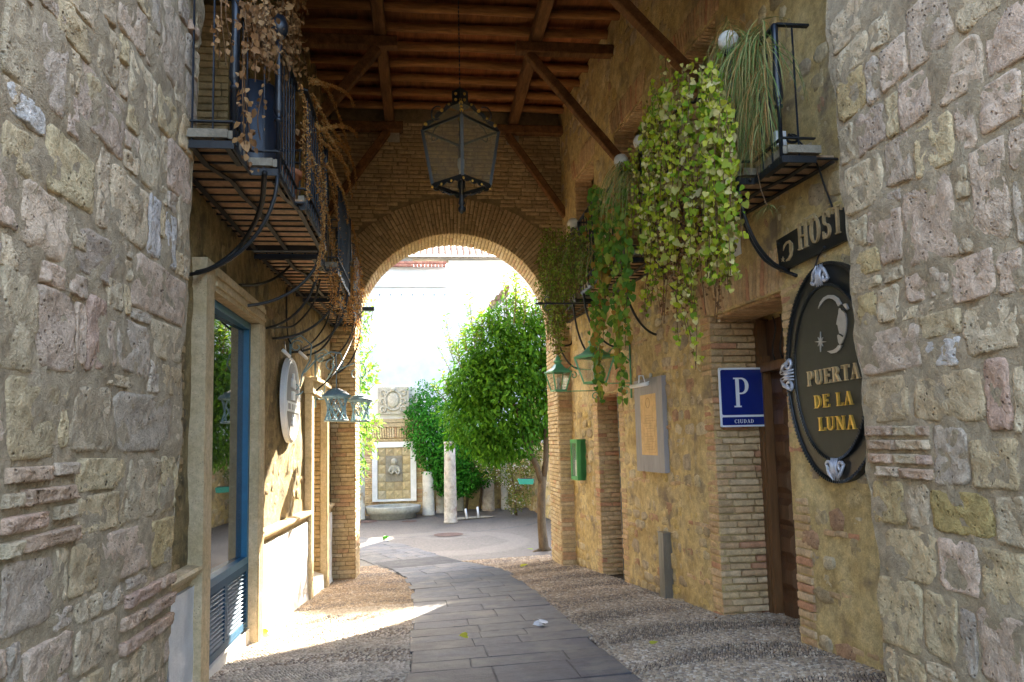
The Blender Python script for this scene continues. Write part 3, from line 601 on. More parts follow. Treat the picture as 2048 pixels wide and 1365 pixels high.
# scattered brick courses in the rubble
for (u, z, n) in ((9.0, 1.02, 4), (10.4, 1.0, 5), (8.5, .55, 4), (10.8, .30, 6), (8.6, -.1, 4), (9.6, 1.75, 3), (10.7, 2.0, 4), (13.4, .2, 3), (13.1, 1.3, 3), (5.5, .75, 5), (5.3, .25, 6), (5.6, 1.35, 4), (5.2, -.15, 5), (9.1, 2.5, 4), (8.7, 3.2, 5), (10.3, 3.0, 5), (13.3, 2.2, 3)):
    for i in range(n):
        uu = u+i*.17
        if not inh(uu, z, e=.12): P.add(PR(uu, z+random.uniform(-.02, .02)-.05*i*.0, -.03), TR, Vector((0, 0, 1)), NR, .15, .05, .09)
P.flush(W3, m_brick_o, m_brick_i, 300)
P = Pieces('stone')
z = -.9
while z < 7.9:
    h = random.uniform(.14, .27); u = 5.0+random.uniform(0, .2)
    while u < 14.5:
        w = random.uniform(.14, .42); uc, zc = u+w/2, z+h/2
        if not inh(uc, zc, e=.22) and zc > gz(XR(uc), uc)-.05 and random.random() < .9:
            f = random.uniform(.78, .97); rt = random.uniform(-.12, .12); U_ = (TR+Vector((0, 0, 1))*rt).normalized(); V_ = (Vector((0, 0, 1))-TR*rt).normalized()
            P.add(PR(uc, zc, random.uniform(-.054, -.034) if zc < 3.7 else random.uniform(-.058, -.040)), U_, V_, NR, w*f, h*f, .10)
        u += w
    z += h*.97
P.flush(W3, m_rub_o, m_rub_i, 300, rest='rubble', key=lambda m_: (Vector(m_.translation)-Vector(EYE)).length+(6 if m_.translation.z > 3.9 else 0))
# left passage wall
W4 = thing('passage_wall', 'dim olive rendered side wall with shop window and stone sill, left side of the passage', 'wall', (-2.3, 10, -.5))
WIN = (7.0, 8.95, -.42, 3.02, .30); DL = (12.42, 13.55, -1.0, 2.42, .5); UL = [(6.7, 7.9, 3.95, 6.3, .35), (9.6, 10.8, 3.95, 6.4, .35), (12.2, 13.3, 3.95, 6.4, .35)]
hL = [WIN, DL]+UL
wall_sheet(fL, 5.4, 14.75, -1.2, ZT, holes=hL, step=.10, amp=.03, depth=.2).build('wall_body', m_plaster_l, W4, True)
P = Pieces('stone'); z = -.5
inl = lambda u, z, e=.0: any(h[0]-e < u < h[1]+e and h[2]-e < z < h[3]+e for h in hL)
while z < 7.9:
    h = random.uniform(.16, .30); u = 5.9+random.uniform(0, .2)
    while u < 14.5:
        w = random.uniform(.16, .45); uc, zc = u+w/2, z+h/2
        if not inl(uc, zc, .3) and zc > .7 and random.random() < .85: P.add(PL(uc, zc, random.uniform(-.060, -.042)), Vector((0, 1, 0)), Vector((0, 0, 1)), Vector((1, 0, 0)), w*.88, h*.88, .10)
        u += w
    z += h
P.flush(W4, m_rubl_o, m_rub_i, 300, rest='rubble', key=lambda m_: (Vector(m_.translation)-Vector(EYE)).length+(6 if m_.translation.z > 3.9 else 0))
P = Pieces('brick')
coursed(P, fL, 5.75, 6.62, .6, 3.3, bl=.24, proud=.006, jit=.006, bt=.10)
coursed(P, lambda u, z, o: Vector((XL(13.55)-.5+u, 13.55-o, z)), 0, .5, -.95, 2.42, bt=.08, proud=.02, bl=.24)
for h in UL: coursed(P, lambda u, z, o, h=h: Vector((XL(h[1])-.34+u, h[1]-o, z)), 0, .34, h[2], h[3], bt=.08, proud=.02, jit=.004)
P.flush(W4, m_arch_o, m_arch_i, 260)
# sills and whitewashed plinth, all parts of the left wall
def sill(name, y0, y1, z, dx=.13, par=W4):
    mb = MB(); pr = [(0, -.15), (.03, -.15), (.04, -.10), (.08, -.075), (.09, -.04), (.13, -.03), (.14, 0), (.12, .02), (0, .035)]
    a = [PL(y0, z+q, p*dx/.14+.0) for p, q in pr]; b_ = [PL(y1, z+q, p*dx/.14) for p, q in pr]; n = len(pr)
    mb.add(a+b_, [(i, (i+1) % n, n+(i+1) % n, n+i) for i in range(n)]+[tuple(range(n)), tuple(range(2*n-1, n-1, -1))]); return mb.build(name, m_surround, par)
def plinth(y0, y1, zt, off=.06, bottom=None):
    mb = MB(); k = max(2, int((y1-y0)/.12)); V = []
    for i in range(k+1):
        y = y0+(y1-y0)*i/k; zb = gz(-1.9, y)-.04
        for j in range(9):
            z_ = zb+(zt-zb)*j/8; p = PL(y, z_, 0); V.append(PL(y, z_, off+.012*nz(p, 3)+(.02 if j == 0 else 0)))
    F = [(i*9+j, (i+1)*9+j, (i+1)*9+j+1, i*9+j+1) for i in range(k) for j in range(8)]
    mb.add(V, F); mb.hexa([PL(y0, -1.1, -.05), PL(y0, -1.1, off-.03), PL(y0, zt, off-.03), PL(y0, zt, -.05)], [PL(y1, -1.1, -.05), PL(y1, -1.1, off-.03), PL(y1, zt, off-.03), PL(y1, zt, -.05)])
    return mb.build('white_plinth', m_white, W4, True)
sill('stone_sill', 9.2, 12.22, .56); plinth(9.2, 12.2, .42)
sill('stone_sill', 5.7, 6.78, .58); plinth(6.15, 6.78, .44)
sill('stone_sill', 13.85, 14.5, .50, .10); plinth(13.85, 14.45, .36, .05)
plinth(6.8, 9.15, -.42, .04)
# shop window
SW = thing('shop_window', 'tall shop window with blue frame, louvred base and carved beige stone surround', 'window', (-1.95, 8, -.4))
def jamb(y0, y1, z0, z1, x1, name='stone_jamb', fl=True, par=SW):
    mb = MB(); xb = XL(y0)-.02; mb.box(((xb+x1)/2, (y0+y1)/2, (z0+z1)/2), (x1-xb, y1-y0, z1-z0))
    if fl:
        for i, t in enumerate((.15, .4, .62, .85)): mb.box((x1+.006, y0+(y1-y0)*t, (z0+z1)/2), (.016, (y1-y0)*.1, z1-z0-.004))
    return mb.build(name, m_surround, par)
jamb(6.78, 7.03, -.75, 3.28, -1.895, fl=False); jamb(8.92, 9.2, -.66, 3.02, -1.895)
mb = MB(); mb.box((-1.97, 8.115, 3.15), (.15, 2.16, .24)); mb.box((-1.885, 8.115, 3.10), (.02, 2.12, .04)); mb.box((-1.885, 8.115, 3.20), (.02, 2.12, .05)); mb.build('stone_lintel', m_surround, SW)
XF = -2.03
def fbox(y0, y1, z0, z1, t=.11, x=XF-.02): mb = MB(); mb.box((x, (y0+y1)/2, (z0+z1)/2), (t, y1-y0, z1-z0)); return mb
def rect_frame(par, y0, y1, z0, z1, w, mat, name, mull=()):
    for a in ((y0, y0+w, z0, z1), (y1-w, y1, z0, z1), (y0+w, y1-w, z0, z0+w), (y0+w, y1-w, z1-w, z1)): fbox(*a).build(name, mat, par)
rect_frame(SW, 7.03, 8.92, .30, 3.02, .075, m_bluepaint, 'frame')
rect_frame(SW, 7.03, 8.92, -.40, .30, .075, m_louver, 'louver_frame'); fbox(7.93, 8.02, -.325, .225).build('louver_frame', m_louver, SW)
for a, b_ in ((7.105, 7.93), (8.02, 8.845)):
    for i in range(13):
        z_ = -.30+i*.042; mb = MB(); mb.add([(XF+.03, a, z_-.016), (XF-.02, a, z_+.018), (XF-.015, a, z_+.026), (XF+.035, a, z_-.008), (XF+.03, b_, z_-.016), (XF-.02, b_, z_+.018), (XF-.015, b_, z_+.026), (XF+.035, b_, z_-.008)], [(0, 1, 5, 4), (1, 2, 6, 5), (2, 3, 7, 6), (3, 0, 4, 7), (0, 1, 2, 3), (4, 5, 6, 7)]); mb.build('slat', m_louver, SW)
MB().hexa([(XF-.095, 7.105, .375), (XF-.033, 8.845, .375), (XF-.033, 8.845, 2.945), (XF-.095, 7.105, 2.945)], [(XF-.089, 7.105, .375), (XF-.027, 8.845, .375), (XF-.027, 8.845, 2.945), (XF-.089, 7.105, 2.945)]).build('pane', m_pane, SW)
m_inside = M('shop_inside', [(.10, .09, .07), (.16, .14, .11)], 'noise', nscale=1.5, var=.2)
mb = MB(); mb.box((-3.8, 8, 1.3), (.1, 5, 5)); mb.box((-2.95, 5.6, 1.3), (1.8, .1, 5)); mb.box((-2.95, 10.4, 1.3), (1.8, .1, 5)); mb.box((-2.95, 8, 3.7), (1.8, 5, .1)); mb.box((-3.0, 8, -.3), (1.8, 5, .1)); mb.build('shop_interior', m_inside, SW)
for i in range(5):
    mb = MB(); mb.box((-2.35-.15*(i % 2), 7.5+.27*i, .46+.1*(i % 3)), (.04, .2, .26), Matrix.Rotation(R(15), 3, 'Y')); mb.build('display_card', (m_signwhite, m_paper, m_grey)[i % 3], SW)
# left doorway
DWL = thing('doorway', 'narrow doorway in fluted beige stone jambs beside the left brick pier', 'doorway', (-1.9, 13, -.9))
jamb(12.2, 12.42, gz(-1.9, 12.3)-.05, 2.42, -1.775, par=DWL, fl=False); jamb(13.55, 13.85, gz(-1.9, 13.7)-.05, 2.42, -1.72, par=DWL)
mb = MB(); mb.box((-1.86, 13.02, 2.55), (.22, 1.75, .25)); mb.box((-1.73, 13.02, 2.65), (.1, 1.8, .06)); mb.build('stone_lintel', m_surround, DWL)
mb = MB(); mb.hexa([(-2.3, 12.45, -1), (-1.80, 12.45, -1), (-1.80, 12.45, -.72), (-2.3, 12.45, -.45)], [(-2.3, 13.53, -1), (-1.76, 13.53, -1), (-1.76, 13.53, -.62), (-2.3, 13.53, -.45)]); mb.build('white_step', m_white, DWL)
mb = MB(); mb.box((-2.4, 13.0, .8), (.06, 1.2, 3.4)); mb.build('door_leaf', m_door, DWL)
# ------------------------------------------------------------------ end wall with the round arch
m_mortar_d = M('dark_joint', [(.20, .145, .07), (.28, .20, .10)], 'noise', nscale=3, vscale=14, bump=.7, bd=.02, var=.3)
AW = thing('arch_wall', 'brown brick end wall with a round arch of radiating bricks opening to the courtyard', 'wall', (.6, 14.9, -.9))
AX, AZ, AR, RO, YF, YB = .62, 3.77, 1.95, 2.70, 14.6, 15.5
fA = lambda u, z, o: Vector((u, YF-o, z))
mb = MB(); N_ = 36; arc = [(AX+AR*math.cos(math.pi*i/N_), AZ+AR*math.sin(math.pi*i/N_)) for i in range(N_+1)]
xr_, xl_ = 3.4, -2.4
for Y_ in (YF, YB):
    for i in range(N_):
        (xa, za), (xb, zb) = arc[i], arc[i+1]; mb.add([(xa, Y_, za), (xb, Y_, zb), (xb, Y_, 8.8), (xa, Y_, 8.8)], [(0, 1, 2, 3)])
    mb.add([(xl_, Y_, -1.3), (AX-AR, Y_, -1.3), (AX-AR, Y_, 8.8), (xl_, Y_, 8.8)], [(0, 1, 2, 3)]); mb.add([(AX+AR, Y_, -1.3), (xr_, Y_, -1.3), (xr_, Y_, 8.8), (AX+AR, Y_, 8.8)], [(0, 1, 2, 3)])
for i in range(N_):
    (xa, za), (xb, zb) = arc[i], arc[i+1]; mb.add([(xa, YF, za), (xb, YF, zb), (xb, YB, zb), (xa, YB, za)], [(0, 1, 2, 3)])
for x in (AX-AR, AX+AR): mb.add([(x, YF, -1.3), (x, YB, -1.3), (x, YB, AZ), (x, YF, AZ)], [(0, 1, 2, 3)])
mb.add([(xl_, YF, 8.8), (xr_, YF, 8.8), (xr_, YB, 8.8), (xl_, YB, 8.8)], [(0, 1, 2, 3)])
mb.build('wall_body', m_mortar_d, AW)
PA = Pieces('brick')
nv = 96
for i in range(nv):
    a = math.pi*(i+.5)/nv; c, s_ = math.cos(a), math.sin(a); rad = Vector((c, 0, s_)); tan = Vector((-s_, 0, c)); rr = AR-.01; off = (i % 3)
    lens = [(.30, .30, .13), (.13, .30, .30), (.22, .22, .29)][off]
    for l in lens:
        rc = rr+l/2; w = math.pi*rc/nv
        PA.add(Vector((AX, YF-.0+.025, AZ))+rad*rc+Vector((0, random.uniform(-.006, .006), 0)), rad, tan, Vector((0, -1, 0)), l-.012, w-.017, .10); rr += l
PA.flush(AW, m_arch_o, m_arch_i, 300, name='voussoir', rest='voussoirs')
PB_ = Pieces('brick'); inside = lambda x, z: (x-AX)**2+(z-AZ)**2 > (RO+.05)**2 if z > AZ else (x < AX-RO-.02 or x > AX+RO+.02)
coursed(PB_, fA, -1.95, 2.9, 4.3, 8.0, ch=.082, bl=.30, inside=inside, proud=.012)
coursed(PB_, lambda u, z, o: Vector((u, YF-o, z)), AX-AR-.6, AX-AR-.0, 3.75, 4.3, bl=.3, inside=lambda x, z: (x-AX)**2+(z-AZ)**2 > (RO+.03)**2, proud=.012)
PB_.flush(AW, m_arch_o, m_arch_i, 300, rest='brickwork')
# arch soffit bricks and the two piers
PC = Pieces('brick')
for j in range(3):
    for i in range(84):
        a = math.pi*(i+.5)/84; c, s_ = math.cos(a), math.sin(a); rad = Vector((c, 0, s_)); tan = Vector((-s_, 0, c)); dy = .15*(i % 2)
        y = YF+.15+.3*j+(dy if j < 2 else 0)*.0; PC.add(Vector((AX, y, AZ))+rad*(AR+.03), Vector((0, 1, 0)), tan, -rad, .28, math.pi*AR/84-.014, .10)
PC.flush(AW, m_pier_o, m_pier_i, 200, name='soffit_brick', rest='soffit_bricks')
PD = Pieces('brick')
zbL, zbR = gz(-1.4, 14.6)-.05, gz(2.7, 14.4)-.05
coursed(PD, fA, -1.80, -1.33, zbL, 3.75, bl=.27, proud=.02)
coursed(PD, lambda u, z, o: Vector((-1.33+o, YF+u, z)), .0, .9, zbL, 3.77, bl=.27, proud=.02)
coursed(PD, lambda u, z, o: Vector((2.57-o, 14.30+u, z)), .0, 1.2, zbR, 3.77, bl=.27, proud=.02)
coursed(PD, lambda u, z, o: Vector((u, 14.30-o, z)), 2.57, 2.86, zbR, 3.77, bl=.27, proud=.02)
mb = MB(); mb.box((2.87, 14.52, 1.3), (.58, .44, 5.0)); mb.build('pier_core', m_mortar_w, AW)
PD.flush(AW, m_pier_o, m_pier_i, 300, rest='pier_brickwork')
for x in (-.55, 1.83):
    mb = MB(); mb.prism([(x-.12, 14.62, 7.55), (x-.12, 14.34, 7.78), (x-.12, 14.34, 7.86), (x-.12, 14.62, 7.86)], (.24, 0, 0)); mb.build('corbel', m_conc, AW)
# ------------------------------------------------------------------ timber roof
RF = thing('timber_roof', 'dark timber roof of planks, pole rafters and heavy beams over the passage', 'roof', (.5, 11, 8.2))
y = 5.6; i = 0
while y < 14.6:
    x = -2.1
    while x < 3.6:
        w = random.uniform(1.3, 2.4); x2 = min(x+w, 3.6); mb = MB()
        mb.box(((x+x2)/2, y+.14, 8.30+random.uniform(-.004, .004)), (x2-x-.006, .275, .03)); mb.build('plank', m_plank, RF); x = x2
    y += .28
y = 5.85
while y < 14.6:
    zz = 8.18; r = .075; pts = [(-2.1+5.6*t/8, y+.012*math.sin(t*1.3+y*3), zz+.012*math.sin(t*2.1+y)) for t in range(9)]; MB().tube(pts, [r*random.uniform(.9, 1.08) for _ in pts], 8).build('rafter', m_woodx, RF, True); y += .56
def beam(name, a, b, w, h, mat=None):
    mb = MB(); a = Vector(a); b = Vector(b); t = (b-a).normalized(); u = Vector((0, 0, 1)) if abs(t.z) < .9 else Vector((0, 1, 0)); x = t.cross(u).normalized(); yv = x.cross(t); n = 7; V = []
    for i in range(n):
        c = a+(b-a)*i/(n-1)
        for cx_, cy_ in ((-1, -.8), (-.8, -1), (.8, -1), (1, -.8), (1, .8), (.8, 1), (-.8, 1), (-1, .8)):
            V.append(c+x*cx_*w/2*random.uniform(.93, 1.04)+yv*cy_*h/2*random.uniform(.93, 1.04))
    mb.add(V, [(i*8+j, i*8+(j+1) % 8, (i+1)*8+(j+1) % 8, (i+1)*8+j) for i in range(n-1) for j in range(8)]+[tuple(range(7, -1, -1)), tuple((n-1)*8+j for j in range(8))])
    return mb.build(name, mat or m_wood, RF)
for x in (-.62, 1.84): beam('beam', (x, 5.5, 8.0), (x, 14.62, 8.0), .19, .22)
for y in (5.7, 8.5, 11.25, 14.38):
    beam('bracket_beam', (-2.1, y, 7.79), (-.36, y, 7.79), .17, .18); beam('bracket_beam', (1.50, y, 7.79), (XR(y)+.1, y, 7.79), .17, .18)
    beam('brace', (-.66, y, 7.70), (XL(y)-.03, y+.02, 6.05), .15, .15); beam('brace', (1.70, y, 7.70), (XR(y)+.03, y+.02, 6.05), .14, .14)
mb = MB(); mb.add([(-2.8, 5.3, 8.34), (3.9, 5.3, 8.34), (3.9, 15.6, 8.34), (-2.8, 15.6, 8.34), (-2.8, 5.3, 8.5), (3.9, 5.3, 8.5), (3.9, 15.6, 8.5), (-2.8, 15.6, 8.5)], [(0, 1, 2, 3), (4, 5, 6, 7), (0, 1, 5, 4), (2, 3, 7, 6), (1, 2, 6, 5), (0, 3, 7, 4)]); mb.build('roof_deck', m_wood, RF)
# ------------------------------------------------------------------ doors on the right
HD = thing('wooden_door', 'dark panelled wooden door set deep in brick recess beside the blue P sign', 'door', (3.75, 7.5, -.5))
XD = XR(7.5)+.56
mb = MB(); mb.box((XD+.04, 7.49, 1.15), (.05, 1.54, 3.5)); mb.build('door_leaf', m_door, HD)
for (a, b_) in ((8.16, 8.255), (6.73, 6.82)): mb = MB(); mb.box((XD-.02, (a+b_)/2, 1.15), (.14, b_-a, 3.55)); mb.build('door_frame', m_doorl if a > 8 else m_door, HD)
mb = MB(); mb.box((XD-.03, 8.12, 1.0), (.10, .05, 3.0)); mb.build('door_frame', m_doorl, HD)
mb = MB(); mb.box((XD-.03, 7.49, 2.36), (.13, 1.34, .10)); mb.build('transom', m_doorl, HD)
for c in range(3):
    for r_ in range(8):
        y0 = 6.88+c*.41; z0 = -.42+r_*.345
        mb = MB(); a = [(XD+.012, y0, z0), (XD+.012, y0+.36, z0), (XD+.012, y0+.36, z0+.29), (XD+.012, y0, z0+.29)]; k = .07; b2 = [(XD-.028, y0+k, z0+k), (XD-.028, y0+.36-k, z0+k), (XD-.028, y0+.36-k, z0+.29-k), (XD-.028, y0+k, z0+.29-k)]; mb.hexa(a, b2); mb.build('door_panel', m_door, HD)
for i in range(6):
    a = 7.0+i*.18; mb = MB(); mb.tube([(XD-.02, a+.12*math.sin(t*.7)*.4, 2.42+t*.055) for t in range(10)], .010, 5); mb.build('fanlight_bar', m_iron, HD)
ND = thing('narrow_door', 'narrow dark opening edged by a black iron door frame, beside the green menu box', 'door', (3.3, 12.1, -.7))
mb = MB(); mb.box((XR(12.1)+.39, 12.1, .8), (.05, 1.05, 3.1)); mb.build('door_leaf', m_door, ND)
mb = MB(); mb.box((XR(11.6)+.03, 11.60, .82), (.05, .04, 3.0)); mb.build('door_frame', m_iron, ND)
mb = MB(); mb.box((XR(12)+.12, 12.1, -.73), (.42, 1.05, .06)); mb.build('threshold', m_slate, ND)
# ------------------------------------------------------------------ balconies
def arcpts(p0, p1, k=10, bulge=1.0):
    """quarter-ellipse from under the slab edge (p0) down to the wall (p1)"""
    p0 = Vector(p0); p1 = Vector(p1); o = []
    for i in range(k+1):
        a = math.pi/2*i/k; w = 1-math.cos(a); hgt = math.sin(a)
        o.append(Vector((p0.x+(p1.x-p0.x)*w, p0.y+(p1.y-p0.y)*w, p0.z+(p1.z-p0.z)*hgt)))
    return o
def balcony(side, label, y0, y1, steps, posts, globes, zs=3.9):
    """side -1 left / +1 right; steps: [(y, x_outer), ...] the plan of the outer edge"""
    wx = (lambda y: XL(y)) if side < 0 else (lambda y: XR(y))
    def ox(y):
        x = steps[0][1]
        for a, b_ in steps:
            if y >= a-1e-6: x = b_
        return x
    T = thing('balcony', label, 'balcony', (wx((y0+y1)/2), (y0+y1)/2, zs), 'wrought iron balconies along both walls')
    y = y0+.03
    while y < y1-.1:
        h = min(.20, y1-y); xa = wx(y); xb = ox(y+.1); mb = MB(); mb.box(((xa+xb)/2, y+h/2, zs+.02+random.uniform(-.003, .003)), (abs(xb-xa)-.03, h-.022, .028)); mb.build('floor_tile', m_tile, T)
        mb = MB(); mb.box(((xa+xb)/2, y, zs-.000), (abs(xb-xa)+.04, .020, .018)); mb.build('cross_bar', m_iron, T); y += h
    for f in (.12, .5, .93):
        mb = MB(); pts = [(wx(a)+(ox(a)-wx(a))*f, a) for a in np.linspace(y0, y1, 9)]
        for (xa, ya), (xb, yb) in zip(pts, pts[1:]):
            if abs(xa-xb) < .15: mb.bar((xa, ya, zs-.038), (xb, yb, zs-.038), .045, .014)
        if mb.v: mb.build('carrier_bar', m_iron, T)
    # outer edge polyline
    edge = [(wx(y0)-(.20 if side > 0 and y0 < 6 else 0), y0)]
    for i, (a, x) in enumerate(steps):
        edge.append((x, a))
        edge.append((x, steps[i+1][0] if i+1 < len(steps) else y1))
    edge.append((wx(y1), y1))
    eb = MB(); cu = MB()
    for (xa, ya), (xb, yb) in zip(edge, edge[1:]):
        eb.bar((xa, ya, zs-.02), (xb, yb, zs-.02), .014, .06)
        if math.hypot(xb-xa, yb-ya) > .1: cu.bar((xa-side*-.035, ya+.0, zs+.06), (xb-side*-.035, yb, zs+.06), .06, .065)
    eb.build('edge_bar', m_iron, T); cu.build('curb', m_conc, T)
    zr = zs+1.15
    for (xa, ya), (xb, yb) in zip(edge, edge[1:]):
        MB().bar((xa, ya, zr), (xb, yb, zr), .045, .018).build('handrail', m_iron, T); MB().bar((xa, ya, zs+.16), (xb, yb, zs+.16), .03, .012).build('bottom_rail', m_iron, T)
        L_ = math.hypot(xb-xa, yb-ya); n = max(1, round(L_/(.14 if side < 0 else .19)))
        for k in range(1, n):
            t = k/n; x = xa+(xb-xa)*t; y = ya+(yb-ya)*t; mb = MB(); mb.tube([(x, y, zs), (x, y, zr)], .0085, 5); mb.build('baluster', m_ironblue, T)
    for (x, y) in posts:
        mb = MB(); mb.lathe([(.018, 0), (.018, .42), (.034, .43), (.034, .45), (.016, .46), (.036, .50), (.042, .52), (.022, .98), (.026, 1.0), (.03, 1.15), (.014, 1.17)], (x, y, zs), 12); p = mb.build('post', m_ironblue, T, True)
    for (x, y) in globes:
        mb = MB(); mb.lathe([(.02, 0), (.05, .02), (.055, .05), (.03, .06)], (x, y, zr+.0), 12); g = mb.build('globe_base', m_iron, T, True)
        mb = MB(); mb.ball((x, y, zr+.145), .095, 14); mb.build('globe', m_lamp, T, True)
    def brace(y, xo, zend, ye=None): MB().tube(arcpts((xo, y, zs-.03), (wx(y)+side*-.01, ye or y+.25, zend), 12), .017, 6).build('curved_brace', m_iron, T, True)
    return T, brace
TB, br = balcony(-1, 'nearest left balcony, blue-black iron railing draped with dry curled leaves', 5.70, 8.75, [(5.70, -1.42), (6.27, -1.20), (7.2, -1.12)], [(-1.42, 5.72), (-1.20, 6.29), (-1.12, 8.73)], [], 3.9)
br(6.28, -1.20, 3.08, 6.6); br(8.4, -1.12, 3.1, 8.2)
for (x, y) in ((-1.42, 5.72), (-1.20, 6.29)): mb = MB(); mb.lathe([(.02, 0), (.05, .02), (.075, .07), (.08, .12), (.05, .2)], (x, y, 5.06), 12); mb.build('globe_base', m_ironblue, TB, True)
T2, br = balcony(-1, 'middle left balcony of terracotta tiles on iron bars, above the blue lattice lanterns', 9.15, 11.5, [(9.15, -1.27), (9.9, -1.12)], [(-1.27, 9.17), (-1.12, 11.48)], [])
br(9.25, -1.27, 3.05, 9.5); br(10.2, -1.12, 3.0, 10.0); br(11.2, -1.12, 2.95, 11.1)
T3, br = balcony(-1, 'farthest left balcony against the brick arch pier', 11.95, 14.5, [(11.95, -1.36), (12.9, -1.2)], [(-1.36, 11.97), (-1.2, 14.48)], [])
br(12.2, -1.36, 3.05, 12.3); br(13.2, -1.2, 3.05, 13.3); br(14.4, -1.2, 2.9, 14.2)
T4, br = balcony(1, 'nearest right balcony, above the black HOST board, with a hanging spider plant', 5.73, 8.75, [(5.73, 2.98), (6.27, 2.82), (7.2, 2.70)], [(2.98, 5.75), (2.82, 6.29), (2.70, 8.73)], [(2.80, 6.27), (2.66, 8.6)])
br(6.3, 2.84, 3.12, 6.55); br(8.3, 2.70, 3.2, 8.6)
T5, br = balcony(1, 'middle right balcony behind the long trailing ivy', 9.2, 11.5, [(9.2, 2.58), (10.2, 2.48)], [(2.58, 9.22), (2.48, 11.48)], [(2.58, 9.24), ])
br(9.4, 2.58, 3.0, 9.9); br(11.3, 2.48, 3.0, 11.3)
T6, br = balcony(1, 'farthest right balcony covered in fine dark greenery beside the arch', 12.0, 14.2, [(12.0, 2.50), (13.2, 2.42)], [(2.5, 12.02), (2.42, 14.18)], [(2.5, 12.05)])
br(12.2, 2.5, 2.9, 12.4); br(13.6, 2.42, 2.9, 13.6)
# ------------------------------------------------------------------ hanging lantern
LN = thing('hanging_lantern', 'large square glass lantern with studded dark crown hanging on a chain', 'lantern', (.5, 9.5, 5.4))
lx, ly = .51, 9.5; rot = R(-1)
mb = MB()
for i in range(62):
    z = 6.22+i*.031
    if z > 8.05: break
    mb.box((lx, ly, z), (.016 if i % 2 else .006, .006 if i % 2 else .016, .036))
mb.build('chain', m_iron, LN)
def cq(rad, z): return [Vector((lx+rad*math.cos(rot+math.pi/2*k), ly+rad*math.sin(rot+math.pi/2*k), z)) for k in range(4)]
zt, zb_, zm = 5.66, 4.93, 6.02; rt_, rb_, rm = .50, .375, .11
top, bot, mid = cq(rt_, zt), cq(rb_, zb_), cq(rm, zm)
for k in range(4):
    mb = MB(); mb.bar(top[k], bot[k], .038, .038); mb.build('corner_post', m_green if 0 else m_iron, LN)
    mb = MB(); mb.bar(top[k], top[(k+1) % 4], .022, .03); mb.build('frame_rail', m_iron, LN); mb = MB(); mb.bar(bot[k], bot[(k+1) % 4], .022, .03); mb.build('frame_rail', m_iron, LN)
    c = lambda a, b_, t: a+(b_-a)*t
    mb = MB(); mb.add([c(top[k], top[(k+1) % 4], .03), c(top[k], top[(k+1) % 4], .97), c(bot[k], bot[(k+1) % 4], .97), c(bot[k], bot[(k+1) % 4], .03)], [(0, 1, 2, 3)]); mb.build('pane', m_glass, LN)
    mb = MB(); mb.add([mid[k], mid[(k+1) % 4], top[(k+1) % 4], top[k]], [(0, 1, 2, 3)]); mb.build('pane', m_glass, LN)
    # scalloped studded ribs up to the crown and below
    for (pa, pb, dz) in ((top[k], mid[k], .0), ):
        mb = MB(); n = 6; out = (pa-Vector((lx, ly, pa.z))).normalized(); pts = []
        for i in range(n+1):
            t = i/n; pts.append(c(pa, pb, t)+Vector((0, 0, .03+.035*abs(math.sin(t*math.pi*3)))))
        poly = pts+[c(pa, pb, 1)+Vector((0, 0, -.02)), pa+Vector((0, 0, -.02))]; side_ = out.cross(Vector((0, 0, 1)))*.014; mb.prism([p-side_/2 for p in poly], side_); mb.build('crown_rib', m_iron, LN)
    for j, t in enumerate((.12, .38, .66, .9)): mb = MB(); p = c(top[k], mid[k], t)+Vector((0, 0, .035)); mb.ball(p, .019 if j % 2 else .026, 8); mb.build('stud', m_gold, LN, True)
    mb = MB()
    ctr = (top[k]+top[(k+1) % 4])/2; o_ = (ctr-Vector((lx, ly, ctr.z))).normalized(); pts = []
    for i in range(13): a = i/12*4.0; pts.append(ctr+Vector((0, 0, .16))+o_*(.02+.16*math.sin(a*.75))+Vector((0, 0, 1))*(.10*math.cos(a)-.06))
    mb.tube(pts, .011, 5); mb.build('scroll', m_iron, LN, True)
    # lower apron
    mb = MB(); pa = bot[k]; pb = bot[(k+1) % 4]; m_ = (pa+pb)/2; low = [c(pa, pb, t)+Vector((0, 0, -.03-.035*abs(math.sin(t*math.pi*4)))) for t in np.linspace(0, 1, 17)]
    nn_ = (m_-Vector((lx, ly, m_.z))).normalized()*.01; mb.prism([pa]+low+[pb], nn_); mb.build('apron', m_iron, LN)
    for t in (.02, .33, .66): mb = MB(); mb.ball(c(pa, pb, t)+Vector((0, 0, -.035))+nn_, .017, 8); mb.build('stud', m_gold, LN, True)
    mb = MB(); mb.tube([bot[k], c(bot[k], Vector((lx, ly, 4.84)), .55)+Vector((0, 0, -.07)), Vector((lx, ly, 4.80))], .011, 6); mb.build('lower_arm', m_iron, LN, True)
mb = MB(); mb.box((lx, ly, 6.10), (.15, .15, .20), Matrix.Rotation(rot-R(45), 3, 'Z')); mb.box((lx, ly, 6.0), (.20, .20, .03), Matrix.Rotation(rot-R(45), 3, 'Z')); mb.build('chimney', m_iron, LN)
for k in range(4):
    a = rot-R(45)+math.pi/2*k
    for z in (6.06, 6.14): mb = MB(); mb.ball((lx+.08*math.cos(a), ly+.08*math.sin(a), z), .02, 8); mb.build('stud', m_gold, LN, True)
mb = MB(); mb.lathe([(.05, 4.98), (.05, 4.90), (.03, 4.86), (.035, 4.74), (.045, 4.68), (.02, 4.66), (.05, 4.62), (.045, 4.58), (.01, 4.55)], (lx, ly, 0), 10); mb.build('finial', m_iron, LN, True)
mb = MB(); mb.lathe([(.02, 4.98), (.03, 5.05), (.03, 5.12), (.05, 5.20), (.045, 5.27), (.01, 5.30)], (lx, ly, 0), 10); mb.build('bulb', m_lamp, LN, True)
